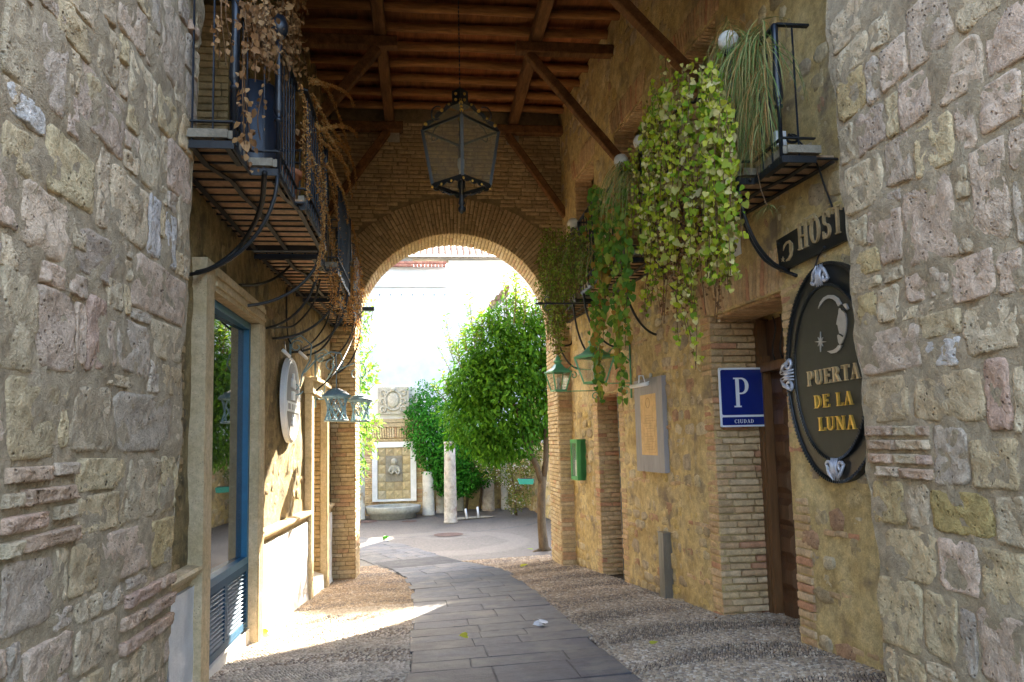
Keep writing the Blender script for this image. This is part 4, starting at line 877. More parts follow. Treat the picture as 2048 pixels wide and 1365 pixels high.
# ------------------------------------------------------------------ wall lanterns
def lattice_lantern(x, y, z, label, sc=1.):
    T = thing('lattice_lantern', label, 'lantern', (x, y, z), 'pair of blue lattice lanterns')
    r = lambda h: .125+.055*abs((h-.16)/.16)**1.6 if h > 0 else .17
    mb = MB(); mb.lathe([(.0, .475), (.035, .47), (.10, .44), (.14, .425), (.145, .405), (.175, .395), (.205, .37), (.21, .345), (.19, .33), (.15, .335)], (x, y, z), 20); mb.build('cap', m_blue, T, True)
    mb = MB(); mb.lathe([(.150, .02), (.172, .015), (.178, 0), (.150, -.008)], (x, y, z), 20); mb.build('rim', m_blue, T, True)
    for sgn in (1, -1):
        for k in range(9):
            pts = []
            for i in range(9):
                h = .34*i/8; a = 2*math.pi*k/9+sgn*h/.34*1.45; rr = .125+.045*((h-.17)/.17)**2; pts.append((x+rr*math.cos(a), y+rr*math.sin(a), z+h))
            mb = MB()
            for a_, b_ in zip(pts, pts[1:]): mb.bar(a_, b_, .018, .008)
            mb.build('lattice_strip', m_blue, T)
    mb = MB(); mb.ball((x, y, z+.2), .04, 8); mb.build('bulb', m_lamp, T, True)
    return T
def spiral(c, u, v, r0, r1, a0, a1, k=18): return [c+(u*math.cos(a0+(a1-a0)*i/k)+v*math.sin(a0+(a1-a0)*i/k))*(r0+(r1-r0)*i/k) for i in range(k+1)]
for (x, y, z, lb) in ((-1.26, 11.0, 1.94, 'nearer of the two pale blue woven-lattice lanterns hanging on the left wall'), (-1.08, 12.9, 1.98, 'farther pale blue lattice lantern, partly behind its twin, next to the arch pier')):
    T = lattice_lantern(x, y, z, lb); w = XL(y)+.03; ux = Vector((1, 0, 0)); uz = Vector((0, 0, 1)); zz = z+1.0
    mb = MB(); mb.bar((w, y, z+.25), (w, y, z+1.22), .03, .012, up=(0, 1, 0))
    mb.tube([Vector((w, y, zz+.18)), Vector((w+.15, y, zz+.24)), Vector((w+.30, y, zz+.10)), Vector((w+.28, y, zz-.12)), Vector((w+.17, y, zz-.32)), Vector((w+.14, y, zz-.50))], .012, 6)
    mb.tube(spiral(Vector((w+.09, y, zz+.08)), ux, uz, .10, .02, .6, 7.5), .010, 5); mb.tube(spiral(Vector((w+.08, y, zz-.52)), ux, uz, .11, .02, -.4, -7.5), .010, 5)
    mb.tube([Vector((w+.2, y, zz-.30)), Vector((w+.36, y, zz-.12)), Vector((x-.08, y, zz+.0)), Vector((x+.06, y, zz-.02)), Vector((x+.10, y, zz-.16)), Vector((x+.03, y, zz-.28))], .012, 6)
    mb.tube(spiral(Vector((x-.07, y, zz-.20)), ux, uz, .09, .02, 1.6, 8.2), .009, 5); mb.tube([Vector((x, y, z+.46)), Vector((x, y, zz-.2)), Vector((x-.01, y, zz-.02))], .008, 5)
    mb.build('scroll_bracket', m_blue, T, True)
def carriage_lantern(x, y, z, label, s=1., yaw=.5):
    T = thing('carriage_lantern', label, 'lantern', (x, y, z), 'green wall lanterns under the right balconies')
    q = lambda rad, h: [Vector((x+rad*s*math.cos(yaw+math.pi/4+math.pi/2*k), y+rad*s*math.sin(yaw+math.pi/4+math.pi/2*k), z+h*s)) for k in range(4)]
    B, Tp, M1, M2 = q(.155, 0), q(.275, .36), q(.075, .52), q(.06, .60)
    for k in range(4):
        k2 = (k+1) % 4; mb = MB(); mb.bar(B[k], Tp[k], .022*s, .022*s); mb.build('corner_post', m_green, T)
        mb = MB(); mb.add([B[k], B[k2], Tp[k2], Tp[k]], [(0, 1, 2, 3)]); mb.build('pane', m_glass, T)
    mb = MB()
    for k in range(4): MB().bar(B[k], B[(k+1) % 4], .028*s, .03*s).build('bottom_rail', m_green, T); MB().bar(Tp[k], Tp[(k+1) % 4], .03*s, .03*s).build('top_rail', m_green, T)
    MB().add(B, [(0, 1, 2, 3)]).build('base_plate', m_green, T)
    mb = MB(); T2_ = q(.30, .365); mid_ = q(.15, .44); mb.add(T2_+mid_+M1, [(i, (i+1) % 4, 4+(i+1) % 4, 4+i) for i in range(4)]+[(4+i, 4+(i+1) % 4, 8+(i+1) % 4, 8+i) for i in range(4)]); mb.build('hood', m_green, T)
    mb = MB(); mb.lathe([(.065*s, .50*s), (.065*s, .56*s), (.085*s, .57*s), (.085*s, .59*s), (.05*s, .60*s), (.05*s, .64*s), (.02*s, .67*s), (.01*s, .70*s)], (x, y, z), 12); mb.build('chimney', m_green, T, True)
    mb = MB(); mb.lathe([(.02*s, .02*s), (.02*s, .12*s), (.015*s, .13*s), (.045*s, .19*s), (.04*s, .24*s), (.0, .26*s)], (x, y, z), 10); mb.build('bulb', m_lamp, T, True)
    w = XR(y)-.015; n_ = Vector((1, 0, 0)); uz = Vector((0, 0, 1)); mb = MB()
    mb.bar((w, y, z-.22*s), (w, y, z+.55*s), .024, .012, up=(0, 1, 0)); mb.bar((x+.1*s, y, z-.01), (w, y, z-.01), .014, .014)
    mb.tube([Vector((x+.2*s, y, z+.42*s)), Vector((x+.28*s, y, z+.50*s)), Vector((x+.36*s, y, z+.42*s)), Vector((w-.12, y, z+.40*s)), Vector((w, y, z+.30*s))], .010, 5)
    mb.tube(spiral(Vector((x+.31*s, y, z+.30*s)), n_, uz, .07*s, .02, 1.6, -4.5), .009, 5); mb.tube(spiral(Vector((w-.09, y, z-.12*s)), n_, uz, .08*s, .02, .5, 7), .009, 5)
    mb.build('scroll_bracket', m_green, T, True)
carriage_lantern(2.24, 12.4, 2.42, 'smaller, farther green glass lantern with visible bulb, in front of the right arch pier', .86, .25)
carriage_lantern(2.52, 10.9, 2.43, 'larger, nearer green glass lantern half covered by trailing ivy', 1.06, .55)
# ------------------------------------------------------------------ lettering (serif capitals cut from strokes)
def glyph(ch):
    S_ = []; st = lambda x, y0=0, y1=1, w=.15: S_.append([(x, y0), (x+w, y0), (x+w, y1), (x, y1)])
    sf = lambda x, y, w=.30, h=.05: S_.append([(x-w/2, y), (x+w/2, y), (x+w/2, y+h), (x-w/2, y+h)])
    ln = lambda x0, y0, x1, y1, w: S_.append([(x0-w/2, y0), (x0+w/2, y0), (x1+w/2, y1), (x1-w/2, y1)])
    def arc(cx_, cy_, rx, ry, a0, a1, wt=.15, wn=.05, k=12):
        for i in range(k):
            A, B = R(a0+(a1-a0)*i/k), R(a0+(a1-a0)*(i+1)/k); q = []
            for a, s_ in ((A, 0), (B, 0), (B, 1), (A, 1)):
                w = wn+(wt-wn)*abs(math.cos(a))**1.3; q.append((cx_+(rx-w*s_)*math.cos(a), cy_+(ry-w*s_)*math.sin(a)))
            S_.append(q)
    W = .7
    if ch == 'P': st(.10); sf(.17, 0); sf(.12, .95, .2); S_.append([(.2, .95), (.36, .95), (.36, 1), (.2, 1)]); S_.append([(.2, .44), (.36, .44), (.36, .49), (.2, .49)]); arc(.35, .72, .29, .28, -90, 90); W = .68
    elif ch == 'R': st(.10); sf(.17, 0); sf(.12, .95, .2); S_.append([(.2, .95), (.34, .95), (.34, 1), (.2, 1)]); S_.append([(.2, .48), (.34, .48), (.34, .53), (.2, .53)]); arc(.33, .74, .27, .26, -90, 90); ln(.64, 0, .38, .5, .16); sf(.68, 0, .2); W = .78
    elif ch == 'U': st(.10, .3); sf(.17, .95); st(.60, .3, 1, .06); sf(.63, .95, .22); arc(.38, .3, .28, .3, 180, 360, .13, .07); W = .8
    elif ch == 'E': st(.10); sf(.14, 0, .2); sf(.14, .95, .2); S_.append([(.2, 0), (.6, 0), (.6, .05), (.2, .05)]); S_.append([(.2, .95), (.58, .95), (.58, 1), (.2, 1)]); S_.append([(.2, .49), (.48, .49), (.48, .54), (.2, .54)]); S_.append([(.56, 0), (.62, 0), (.64, .22), (.60, .22)]); S_.append([(.56, 1), (.60, 1), (.60, .80), (.57, .80)]); S_.append([(.46, .42), (.49, .42), (.49, .62), (.46, .62)]); W = .7
    elif ch == 'T': st(.27); sf(.345, 0); S_.append([(.03, .94), (.66, .94), (.66, 1), (.03, 1)]); S_.append([(.03, 1), (.06, 1), (.05, .78), (.02, .78)]); S_.append([(.63, 1), (.66, 1), (.67, .78), (.64, .78)]); W = .7
    elif ch == 'A': ln(.12, 0, .37, 1, .06); ln(.62, 0, .37, 1, .15); sf(.12, 0, .22); sf(.63, 0, .28); S_.append([(.2, .32), (.54, .32), (.52, .37), (.22, .37)]); W = .76
    elif ch == 'D': st(.10); sf(.12, 0, .2); sf(.12, .95, .2); arc(.32, .5, .38, .5, -90, 90); S_.append([(.2, 0), (.34, 0), (.34, .05), (.2, .05)]); S_.append([(.2, .95), (.34, .95), (.34, 1), (.2, 1)]); W = .8
    elif ch == 'L': st(.10); sf(.17, .95); sf(.14, 0, .2); S_.append([(.2, 0), (.6, 0), (.6, .05), (.2, .05)]); S_.append([(.55, 0), (.61, 0), (.63, .25), (.59, .25)]); W = .68
    elif ch == 'N': st(.10, 0, 1, .06); st(.62, 0, 1, .06); ln(.60, 0, .16, 1, .16); sf(.13, 0, .22); sf(.1, .95, .2); sf(.65, .95, .22); W = .82
    elif ch == 'O': arc(.4, .5, .36, .5, 0, 360, .16, .05, 26); W = .84
    elif ch == 'H': st(.10); st(.58); sf(.175, 0); sf(.175, .95); sf(.655, 0); sf(.655, .95); S_.append([(.24, .47), (.6, .47), (.6, .53), (.24, .53)]); W = .88
    elif ch == 'S': arc(.33, .74, .24, .26, 20, 270, .13, .06, 14); arc(.33, .27, .26, .27, 90, -160, .13, .06, 14); S_.append([(.53, .98), (.56, .98), (.56, .72), (.53, .72)]); S_.append([(.06, .02), (.09, .02), (.09, .30), (.06, .30)]); W = .66
    elif ch == 'C': arc(.42, .5, .36, .5, 40, 320, .15, .05, 20); S_.append([(.66, .98), (.70, .98), (.70, .68), (.66, .68)]); W = .78
    elif ch == 'I': st(.10); sf(.175, 0); sf(.175, .95); W = .38
    elif ch == '1': st(.14, 0, 1, .13); sf(.205, 0); S_.append([(.02, .80), (.06, .74), (.16, .90), (.16, .98)]); W = .4
    return S_, W
def letters(text, org, u, v, n, h, par, mat, depth=.012, sp=.10, wide=1., name='letter', center=False):
    org, u, v, n = Vector(org), Vector(u).normalized(), Vector(v).normalized(), Vector(n).normalized()
    tot = sum((glyph(c)[1] if c != ' ' else .45)+sp for c in text)*h*wide
    x = -tot/2 if center else 0
    for c in text:
        if c == ' ': x += .55*h*wide; continue
        G_, w = glyph(c); mb = MB()
        for k, q in enumerate(G_): mb.prism([org+u*(x+a*h*wide)+v*(b_*h)+n*(.0004*(k % 3)) for a, b_ in q], n*depth)
        mb.build(name, mat, par); x += (w+sp)*h*wide
UZ = Vector((0, 0, 1))
# oval hotel sign on the right wall
OV = thing('oval_sign', 'big black oval sign reading PUERTA DE LA LUNA with moon face, star and silver ornaments', 'sign', (3.42, 6.1, 2.1))
pc = RW(1655, 740, .07); OC = PR(5.93, 2.12, .06); AU, AV = .66, .93
def ovp(u, v, o): return OC+TR*-u+UZ*v+NR*o       # u: to the viewer's right (towards smaller Y)
def ovring(a, b_, o, k=48): return [ovp(a*math.cos(2*math.pi*i/k), b_*math.sin(2*math.pi*i/k), o) for i in range(k)]
MB().prism(ovring(AU, AV, -.05), NR*.05).build('board', m_black, OV)
MB().prism(ovring(AU-.16, AV-.20, .001), NR*.018).build('inner_board', m_olive, OV)
def rope(a, b_, o, r):
    mb = MB(); k = 150
    for i in range(k):
        t = 2*math.pi*i/k; p = ovp(a*math.cos(t), b_*math.sin(t), o); t2 = t+.055; q = ovp(a*math.cos(t2), b_*math.sin(t2), o); d = (q-p); mb.bar(p-NR*r*.8+d*-.3, p+NR*r*.8+d*1.1, r*1.6, r*1.3, up=NR)
    mb.tube([ovp(a*math.cos(2*math.pi*i/48), b_*math.sin(2*math.pi*i/48), o) for i in range(49)], r*.9, 6); return mb
rope(AU-.01, AV-.01, .006, .014).build('rope_rim', m_black, OV); rope(AU-.155, AV-.195, .02, .013).build('rope_rim', m_black, OV)
def ornament(u, v, rot_, sc):
    mb = MB(); c, s_ = math.cos(rot_), math.sin(rot_)
    f = lambda a, b_, o: ovp(u+(a*c-b_*s_)*sc, v+(a*s_+b_*c)*sc, o)
    for sg in (-1, 1):
        pts = []
        for i in range(16):
            t = i/15; a = .4+t*6.2; rr = .42*(1-t*.85); pts.append(f(sg*(.62+rr*math.cos(a)*.8), .1+rr*math.sin(a), .035))
        mb.tube(pts, [.13*sc*(1-.6*i/15) for i in range(16)], 6)
        mb.tube([f(sg*.95, .35, .03), f(sg*.6, -.35, .04), f(sg*.2, -.75, .04)], [.10*sc, .13*sc, .05*sc], 6)
    for sg in (-.28, -.1, .1, .28): mb.tube([f(sg*1.1, .7, .035), f(sg*.8, 0, .05), f(sg*1.3, -.8, .03)], [.05*sc, .10*sc, .03*sc], 6)
    return mb
for (u, v, r_, sc) in ((-.03, AV-.11, math.pi, .125), (-AU+.05, .02, -math.pi/2, .15), (.02, -AV+.12, 0, .125)): ornament(u, v, r_, sc).build('silver_ornament', m_silver, OV, True)
def sgp(px, py, o):      # a point of the sign face seen at this pixel
    p = OC+NR*o; c = p.x+.075*p.y; return Vector(at(px, py, n=(1, .075, 0), d=c))
Z5 = lambda x, y: (1540+x/2.352, 400+y/2.352)
def sprism(pts, mat, name, dep=.012, o=.021): MB().prism([sgp(*Z5(x, y), o) for x, y in pts], NR*dep).build(name, mat, OV)
def strip(outer, inner, mat, name, dep=.012, o=.021):
    mb = MB(); A = [sgp(*Z5(*p), o) for p in outer]; B = [sgp(*Z5(*p), o) for p in inner]
    for i in range(len(A)-1): mb.prism([A[i], A[i+1], B[i+1], B[i]], NR*dep)
    mb.build(name, mat, OV)
strip([(231, 512), (240, 482), (256, 460), (278, 448), (302, 448), (324, 462), (340, 490)], [(231, 513), (246, 490), (262, 472), (280, 463), (298, 466), (314, 478), (326, 502)], m_moon, 'moon')
strip([(331, 510), (345, 520), (358, 535), (363, 560), (364, 590), (361, 620), (354, 648), (344, 672), (333, 683)], [(328, 518), (327, 535), (322, 556), (317, 585), (324, 592), (326, 606), (331, 625), (322, 640), (326, 668)], m_moon, 'moon_face')
sprism([(347, 492), (362, 487), (373, 512), (366, 520)], m_moon, 'moon_brow'); strip([(336, 512), (348, 508), (358, 520)], [(338, 520), (348, 518), (354, 526)], m_black, 'moon_eye', .006, .034)
strip([(343, 684), (332, 706), (314, 720), (292, 723), (275, 713)], [(326, 684), (318, 696), (304, 706), (290, 710), (275, 712)], m_moon, 'moon')
strip([(324, 628), (334, 632), (344, 640)], [(324, 634), (333, 638), (343, 645)], m_black, 'moon_mouth', .006, .034)
st_ = []; sc_ = (240, 668)
for i in range(16):
    a = math.pi*2*i/16; rr = (48 if i % 4 == 0 else 30) if i % 2 == 0 else 10; st_.append((sc_[0]+rr*math.sin(a)*.55, sc_[1]-rr*math.cos(a)))
MB().prism([sgp(*Z5(x, y), .021) for x, y in st_], NR*.01).build('star', m_moon, OV)
def sline(text, x0, y0, x1, y1, hp, mat, wide):
    a = sgp(*Z5(x0, y0), .02); b_ = sgp(*Z5(x1, y1), .02); t = sgp(*Z5((x0+x1)/2, (y0+y1)/2-hp), .02); mid_ = (a+b_)/2
    h = (t-mid_).length; u = (b_-a); base = sum((glyph(c)[1] if c != ' ' else .45)+.10 for c in text)*h; letters(text, a, u, UZ, NR, h, OV, mat, .02, wide=u.length/base)
sline('PUERTA', 183, 878, 436, 838, 70, m_bronze, 1); sline('DE LA', 216, 982, 402, 962, 62, m_gold, 1); sline('LUNA', 236, 1087, 418, 1078, 64, m_gold, 1)
# black name board above
HS = thing('name_board', 'black wooden board with raised letters HOST and small moon above the oval sign', 'sign', (3.4, 6.3, 3.3))
q = [RW(1552, 482, .05), RW(1602, 452, .05), RW(1608, 458, .05), RW(1642, 432, .05), RW(1648, 437, .05), RW(1694, 411, .05), RW(1700, 408, .05), RW(1702, 476, .05), RW(1560, 545, .05)]
MB().prism([p-NR*.03 for p in q], NR*.03).build('board', m_black, HS)
a = RW(1599, 502, .052); b_ = RW(1692, 462, .052); h = .235; base = sum(glyph(c)[1]+.1 for c in 'HOST')*h
letters('HOST', a, b_-a, UZ, NR, h, HS, m_bronze, .02, wide=(b_-a).length/base)
def hstrip(o_, i_, mat): 
    mb = MB(); A = [RW(*Z5(*p), .052) for p in o_]; B = [RW(*Z5(*p), .052) for p in i_]
    for k in range(len(A)-1): mb.prism([A[k], A[k+1], B[k+1], B[k]], NR*.008)
    mb.build('moon', mat, HS)
hstrip([(64, 240), (66, 215), (78, 198), (94, 190), (108, 205), (110, 235), (106, 262), (94, 285), (78, 290)], [(64, 241), (72, 220), (82, 207), (92, 203), (94, 216), (93, 236), (96, 255), (88, 274), (78, 284)], m_bronze)
st_ = [(62+(14 if i % 2 == 0 else 4)*math.sin(math.pi*i/5)*.7, 281-(14 if i % 2 == 0 else 4)*math.cos(math.pi*i/5)) for i in range(10)]
MB().prism([RW(*Z5(x, y), .052) for x, y in st_], NR*.006).build('star', m_bronze, HS)
for px, py in ((1556, 488), (1563, 538), (1648, 495)): mb = MB(); mb.ball(RW(px, py, .055), .014, 8); mb.build('bolt', m_iron, HS)
MB().tube([RW(1648, 495, .06), RW(1636, 515, .03), RW(1630, 535, .10)], .008, 5).build('stay_wire', m_iron, HS)
# blue P sign on the reveal, facing the camera
PS = thing('hotel_sign', 'square blue and white enamel sign with a large letter P and the word CIUDAD', 'sign', (3.6, 8.16, 2.0))
yP = 8.14; a = Vector(at(1435, 735, Y=yP)); b_ = Vector(at(1441, 855, Y=yP)); c = Vector(at(1533, 853, Y=yP)); d = Vector(at(1528, 737, Y=yP)); x0, x1 = (a.x+b_.x)/2, (c.x+d.x)/2; z0, z1 = (b_.z+c.z)/2, (a.z+d.z)/2; w = x1-x0; hgt = z1-z0
def rbox(x0, x1, z0, z1, y, t, r=.02):
    pts = []
    for cx_, cz_, a0 in ((x1-r, z1-r, 0), (x0+r, z1-r, 90), (x0+r, z0+r, 180), (x1-r, z0+r, 270)):
        for k in range(5): aa = R(a0+22.5*k); pts.append((cx_+r*math.cos(aa), y, cz_+r*math.sin(aa)))
    return MB().prism(pts, (0, -t, 0))
rbox(x0, x1, z0, z1, yP, .012, .015).build('plate', m_signwhite, PS); rbox(x0+.022, x1-.022, z0+hgt*.20, z1-.022, yP-.0125, .002, .022).build('blue_field', m_signblue, PS)
rbox(x0+.022, x1-.022, z0+.02, z0+hgt*.165, yP-.0125, .002, .012).build('blue_field', m_signblue, PS)
letters('P', (x0+w*.30, yP-.0148, z0+hgt*.33), (1, 0, 0), UZ, (0, -1, 0), hgt*.50, PS, m_signwhite, .0015, wide=.86)
letters('CIUDAD', ((x0+x1)/2+.005, yP-.0148, z0+hgt*.062), (1, 0, 0), UZ, (0, -1, 0), hgt*.062, PS, m_signwhite, .0015, center=True, wide=1.15)
for x in (x0+.012, x1-.012):
    for z in (z0+.012, z1-.012): mb = MB(); mb.ball((x, yP-.014, z), .005, 6); mb.build('rivet', m_steel, PS)
# grey notice board with an ochre street plan, picture light
NB = thing('notice_board', 'grey boarded panel with an ochre street plan mounted on the right wall', 'notice board', (3.1, 10.1, 1.8))
y0, y1, z0, z1 = 9.62, 10.66, 1.13, 2.42
for i in range(7):
    a_, b2 = y0+(y1-y0)*i/7, y0+(y1-y0)*(i+1)/7-.006; mb = MB(); f_ = lambda y, z, o: PR(y, z, o); mb.hexa([f_(a_, z0, -.01), f_(b2, z0, -.01), f_(b2, z1, -.01), f_(a_, z1, -.01)], [f_(a_, z0, .06), f_(b2, z0, .06), f_(b2, z1, .06), f_(a_, z1, .06)]); mb.build('board', m_greywood, NB)
f_ = PR; ya, yb, za, zb2 = 9.84, 10.42, 1.36, 2.20
MB().hexa([f_(ya, za, .061), f_(yb, za, .061), f_(yb, zb2, .061), f_(ya, zb2, .061)], [f_(ya, za, .064), f_(yb, za, .064), f_(yb, zb2, .064), f_(ya, zb2, .064)]).build('plan', m_paper, NB)
mb = MB()
for i in range(13): t = ya+.04+(yb-ya-.08)*((i*37 % 13)/12); zz0 = za+.05+.1*((i*7) % 5); mb.hexa([f_(t, zz0, .0645), f_(t+.004, zz0, .0645), f_(t+.004, zz0+.22, .0645), f_(t, zz0+.22, .0645)], [f_(t, zz0, .0652), f_(t+.004, zz0, .0652), f_(t+.004, zz0+.22, .0652), f_(t, zz0+.22, .0652)])
for i in range(15): zz0 = za+.04+.036*i; t0 = ya+.04+.05*((i*5) % 4); mb.hexa([f_(t0, zz0, .0646), f_(t0+.3, zz0, .0646), f_(t0+.3, zz0+.003, .0646), f_(t0, zz0+.003, .0646)], [f_(t0, zz0, .0653), f_(t0+.3, zz0, .0653), f_(t0+.3, zz0+.003, .0653), f_(t0, zz0+.003, .0653)])
cc = f_((ya+yb)/2, 2.08, .066); mb.tube([cc+TR*.07*math.cos(a)+UZ*.07*math.sin(a) for a in np.linspace(0, 2*math.pi, 20)], .003, 4); mb.build('plan_lines', m_ink, NB)
PLt = thing('picture_light', 'small cream tube lamp on a curved arm above the grey notice board', 'lamp', (3.0, 10.1, 2.5))
a = RW(1262, 774, .20); b_ = RW(1294, 768, .20); MB().tube([a, b_], .028, 10).build('lamp_tube', m_signwhite, PLt, True)
MB().tube([(a+b_)/2, RW(1278, 752, .18), RW(1286, 752, .12), RW(1290, 766, .12), RW(1302, 762, .03)], .009, 6).build('arm', m_signwhite, PLt, True); mb = MB(); mb.ball(RW(1301, 752, .02), .04, 8, (.5, 1, 1)); mb.build('wall_plate', m_lamp, PLt, True)
# green menu box
MBX = thing('menu_case', 'small bright green glazed menu case on the wall by the right arch pier', 'display case', (2.8, 13.5, 1.25))
y0, y1, z0, z1 = 13.42, 13.86, .86, 1.60
mb = MB()
for q_ in ((y0, y0+.05, z0, z1), (y1-.05, y1, z0, z1), (y0+.05, y1-.05, z0, z0+.07), (y0+.05, y1-.05, z1-.07, z1)):
    f_ = PR; mb.hexa([f_(q_[0], q_[2], 0), f_(q_[1], q_[2], 0), f_(q_[1], q_[3], 0), f_(q_[0], q_[3], 0)], [f_(q_[0], q_[2], .17), f_(q_[1], q_[2], .17), f_(q_[1], q_[3], .17), f_(q_[0], q_[3], .17)])
mb.build('case', m_greenbox, MBX)
MB().hexa([f_(y0, z0, .01), f_(y1, z0, .01), f_(y1, z1, .01), f_(y0, z1, .01)], [f_(y0, z0, .10), f_(y1, z0, .10), f_(y1, z1, .10), f_(y0, z1, .10)]).build('backing', m_greenbox, MBX)
for i, (a_, c_, mt) in enumerate(((.40, .62, m_tank), (.07, .36, m_signwhite), (.12, .33, m_signwhite))):
    t0 = y0+.08+.12*(i % 2); MB().hexa([f_(t0, z0+a_, .10), f_(t0+.16, z0+a_, .10), f_(t0+.16, z0+c_, .10), f_(t0, z0+c_, .10)], [f_(t0, z0+a_, .105+.003*i), f_(t0+.16, z0+a_, .105+.003*i), f_(t0+.16, z0+c_, .105+.003*i), f_(t0, z0+c_, .105+.003*i)]).build('menu_card', mt, MBX)
MB().add([f_(y0+.05, z0+.07, .155), f_(y1-.05, z0+.07, .155), f_(y1-.05, z1-.07, .155), f_(y0+.05, z1-.07, .155)], [(0, 1, 2, 3)]).build('pane', m_glass, MBX)
# cable cover post, number tile, iron spear, cables, camera
CP = thing('cable_cover', 'upright brushed metal cable cover standing against the right wall', 'post', (3.05, 9.78, -.5))
mb = MB(); f_ = PR; mb.hexa([f_(9.66, -.52, -.01), f_(9.83, -.52, -.01), f_(9.83, .35, -.01), f_(9.66, .35, -.01)], [f_(9.66, -.52, .11), f_(9.83, -.52, .11), f_(9.83, .35, .11), f_(9.66, .35, .11)]); mb.build('post_body', m_steel, CP)
mb = MB(); mb.hexa([f_(9.655, .352, -.01), f_(9.835, .352, -.01), f_(9.835, .362, -.01), f_(9.655, .362, -.01)], [f_(9.655, .352, .115), f_(9.835, .352, .115), f_(9.835, .362, .115), f_(9.655, .362, .115)]); mb.build('post_cap', m_steel, CP)
NT = thing('number_tile', 'small white tile with the number 1 beside the vine', 'tile', (3.3, 7.48, 3.6))
p = RW(1477, 492, .0); MB().hexa([p+TR*-.09-UZ*.11, p+TR*.09-UZ*.11, p+TR*.09+UZ*.11, p-TR*.09+UZ*.11], [p+TR*-.09-UZ*.11+NR*.03, p+TR*.09-UZ*.11+NR*.03, p+TR*.09+UZ*.11+NR*.03, p-TR*.09+UZ*.11+NR*.03]).build('plate', m_signwhite, NT)
letters('1', p+TR*.035-UZ*.06+NR*.031, -TR, UZ, NR, .12, NT, m_tank, .003, wide=.9)
SP = thing('iron_spear', 'long black iron bar with a pointed tip and scrolls jutting out under the right balconies', 'iron bar', (2.4, 11.2, 3.7))
a = Vector((1.70, 11.3, 3.70)); b_ = Vector((XR(11.3), 11.3, 3.70)); MB().tube([a+Vector((.16, 0, 0)), b_], .014, 6).build('shaft', m_iron, SP)
MB().tube([a, a+Vector((.08, 0, 0)), a+Vector((.17, 0, 0))], [.002, .028, .010], 6).build('spear_tip', m_iron, SP); mb = MB()
for sg in (-1, 1): mb.tube([a+Vector((.2, 0, 0)), a+Vector((.15, 0, sg*.06)), a+Vector((.19, 0, sg*.11)), a+Vector((.24, 0, sg*.09))], .009, 5)
mb.tube([a+Vector((1.28, 0, 0)), a+Vector((1.28, 0, -.12)), a+Vector((1.32, 0, -.17)), a+Vector((1.25, 0, -.19))], .006, 5); mb.build('scroll', m_iron, SP)
def cable(label, pts, r=.011):
    P_ = [Vector(p) for p in pts]; out = []
    for i in range(len(P_)-1):
        p0, p1, p2, p3 = P_[max(0, i-1)], P_[i], P_[i+1], P_[min(len(P_)-1, i+2)]
        for k in range(7):
            t = k/7; out.append(.5*((2*p1)+(-p0+p2)*t+(2*p0-5*p1+4*p2-p3)*t*t+(-p0+3*p1-3*p2+p3)*t**3))
    out.append(P_[-1]); tag(MB().tube(out, r, 6).build('cable', m_cable, None, True), label, 'cable')
cable('thin cable drooping from nearest right balcony to the black HOST board', [RW(1577, 268, .30), RW(1600, 285, .2), RW(1630, 320, .12), RW(1650, 375, .05), RW(1667, 420, .03)], .008)
cable('thick black cable curving from nearest right balcony to wall below the HOST board', [(2.93, 6.25, 3.88), RW(1478, 380, .4), RW(1490, 450, .25), RW(1530, 520, .12), RW(1593, 552, .03)], .018)
cable('thick black cable looping from nearest left balcony to the top of the shop window', [LW(529, 345, -1.25), LW(520, 420, -1.4), LW(482, 490, -1.65), LW(430, 533, -1.85), LW(393, 546, -1.93)], .022)
cable('black cable swinging from the middle left balcony to the wall above the shop window', [LW(626, 450, -1.3), LW(610, 500, -1.5), LW(560, 550, -1.8), LW(520, 568, -1.95), LW(478, 571, -1.98)], .017)
cable('black cable looping under the left balconies towards the oval grey sign', [LW(640, 560, -1.35), LW(625, 610, -1.5), LW(590, 650, -1.75), LW(560, 655, -1.88), LW(533, 656, -1.95)], .014)
cable('black cable from the far left balcony to the blue lantern bracket', [LW(662, 590, -1.4), LW(655, 640, -1.55), LW(630, 680, -1.75), LW(603, 700, -1.88)], .014)
cable('thin cable hanging straight down the left wall beside the oval grey sign', [LW(574, 575, -1.93), LW(573, 620, -1.93), LW(575, 670, -1.93), LW(582, 688, -1.88)], .012)
cable('cable sagging across the left brick pier below the far balcony', [LW(715, 640, -1.2), LW(700, 690, -1.3), LW(670, 745, -1.45), LW(632, 782, -1.7)], .012)
cable('cable running round the top of the right arch pier', [Vector(at(1105, 690, Y=14.2)), Vector(at(1140, 690, Y=14.15)), Vector(at(1147, 665, Y=14.1)), Vector(at(1165, 650, Y=14.0))], .018)
for i, (px, py) in enumerate(((572, 708), (606, 712))):
    T = thing('spot_lamp', ('short white tube spotlight just above the oval grey sign', 'short white tube spotlight right of the oval grey sign by the blue bracket')[i], 'lamp', LW(px, py, -1.8))
    MB().tube([LW(px-7, py-8, -1.78), LW(px+8, py+6, -1.70)], .022, 8).build('lamp_tube', m_signwhite, T, True); MB().tube([LW(px, py, -1.78), LW(px-3, py-25, -1.92)], .006, 5).build('arm', m_iron, T)
SC = thing('security_lamp', 'small black box lamp on an arm at the end of the far left balcony', 'lamp', (-1.1, 13.6, 4.0))
mb = MB(); mb.box((-1.02, 14.0, 4.10), (.22, .10, .07)); mb.build('lamp_head', m_black, SC); MB().tube([(-1.2, 14.1, 4.0), (-1.1, 14.05, 4.08)], .012, 5).build('arm', m_iron, SC)
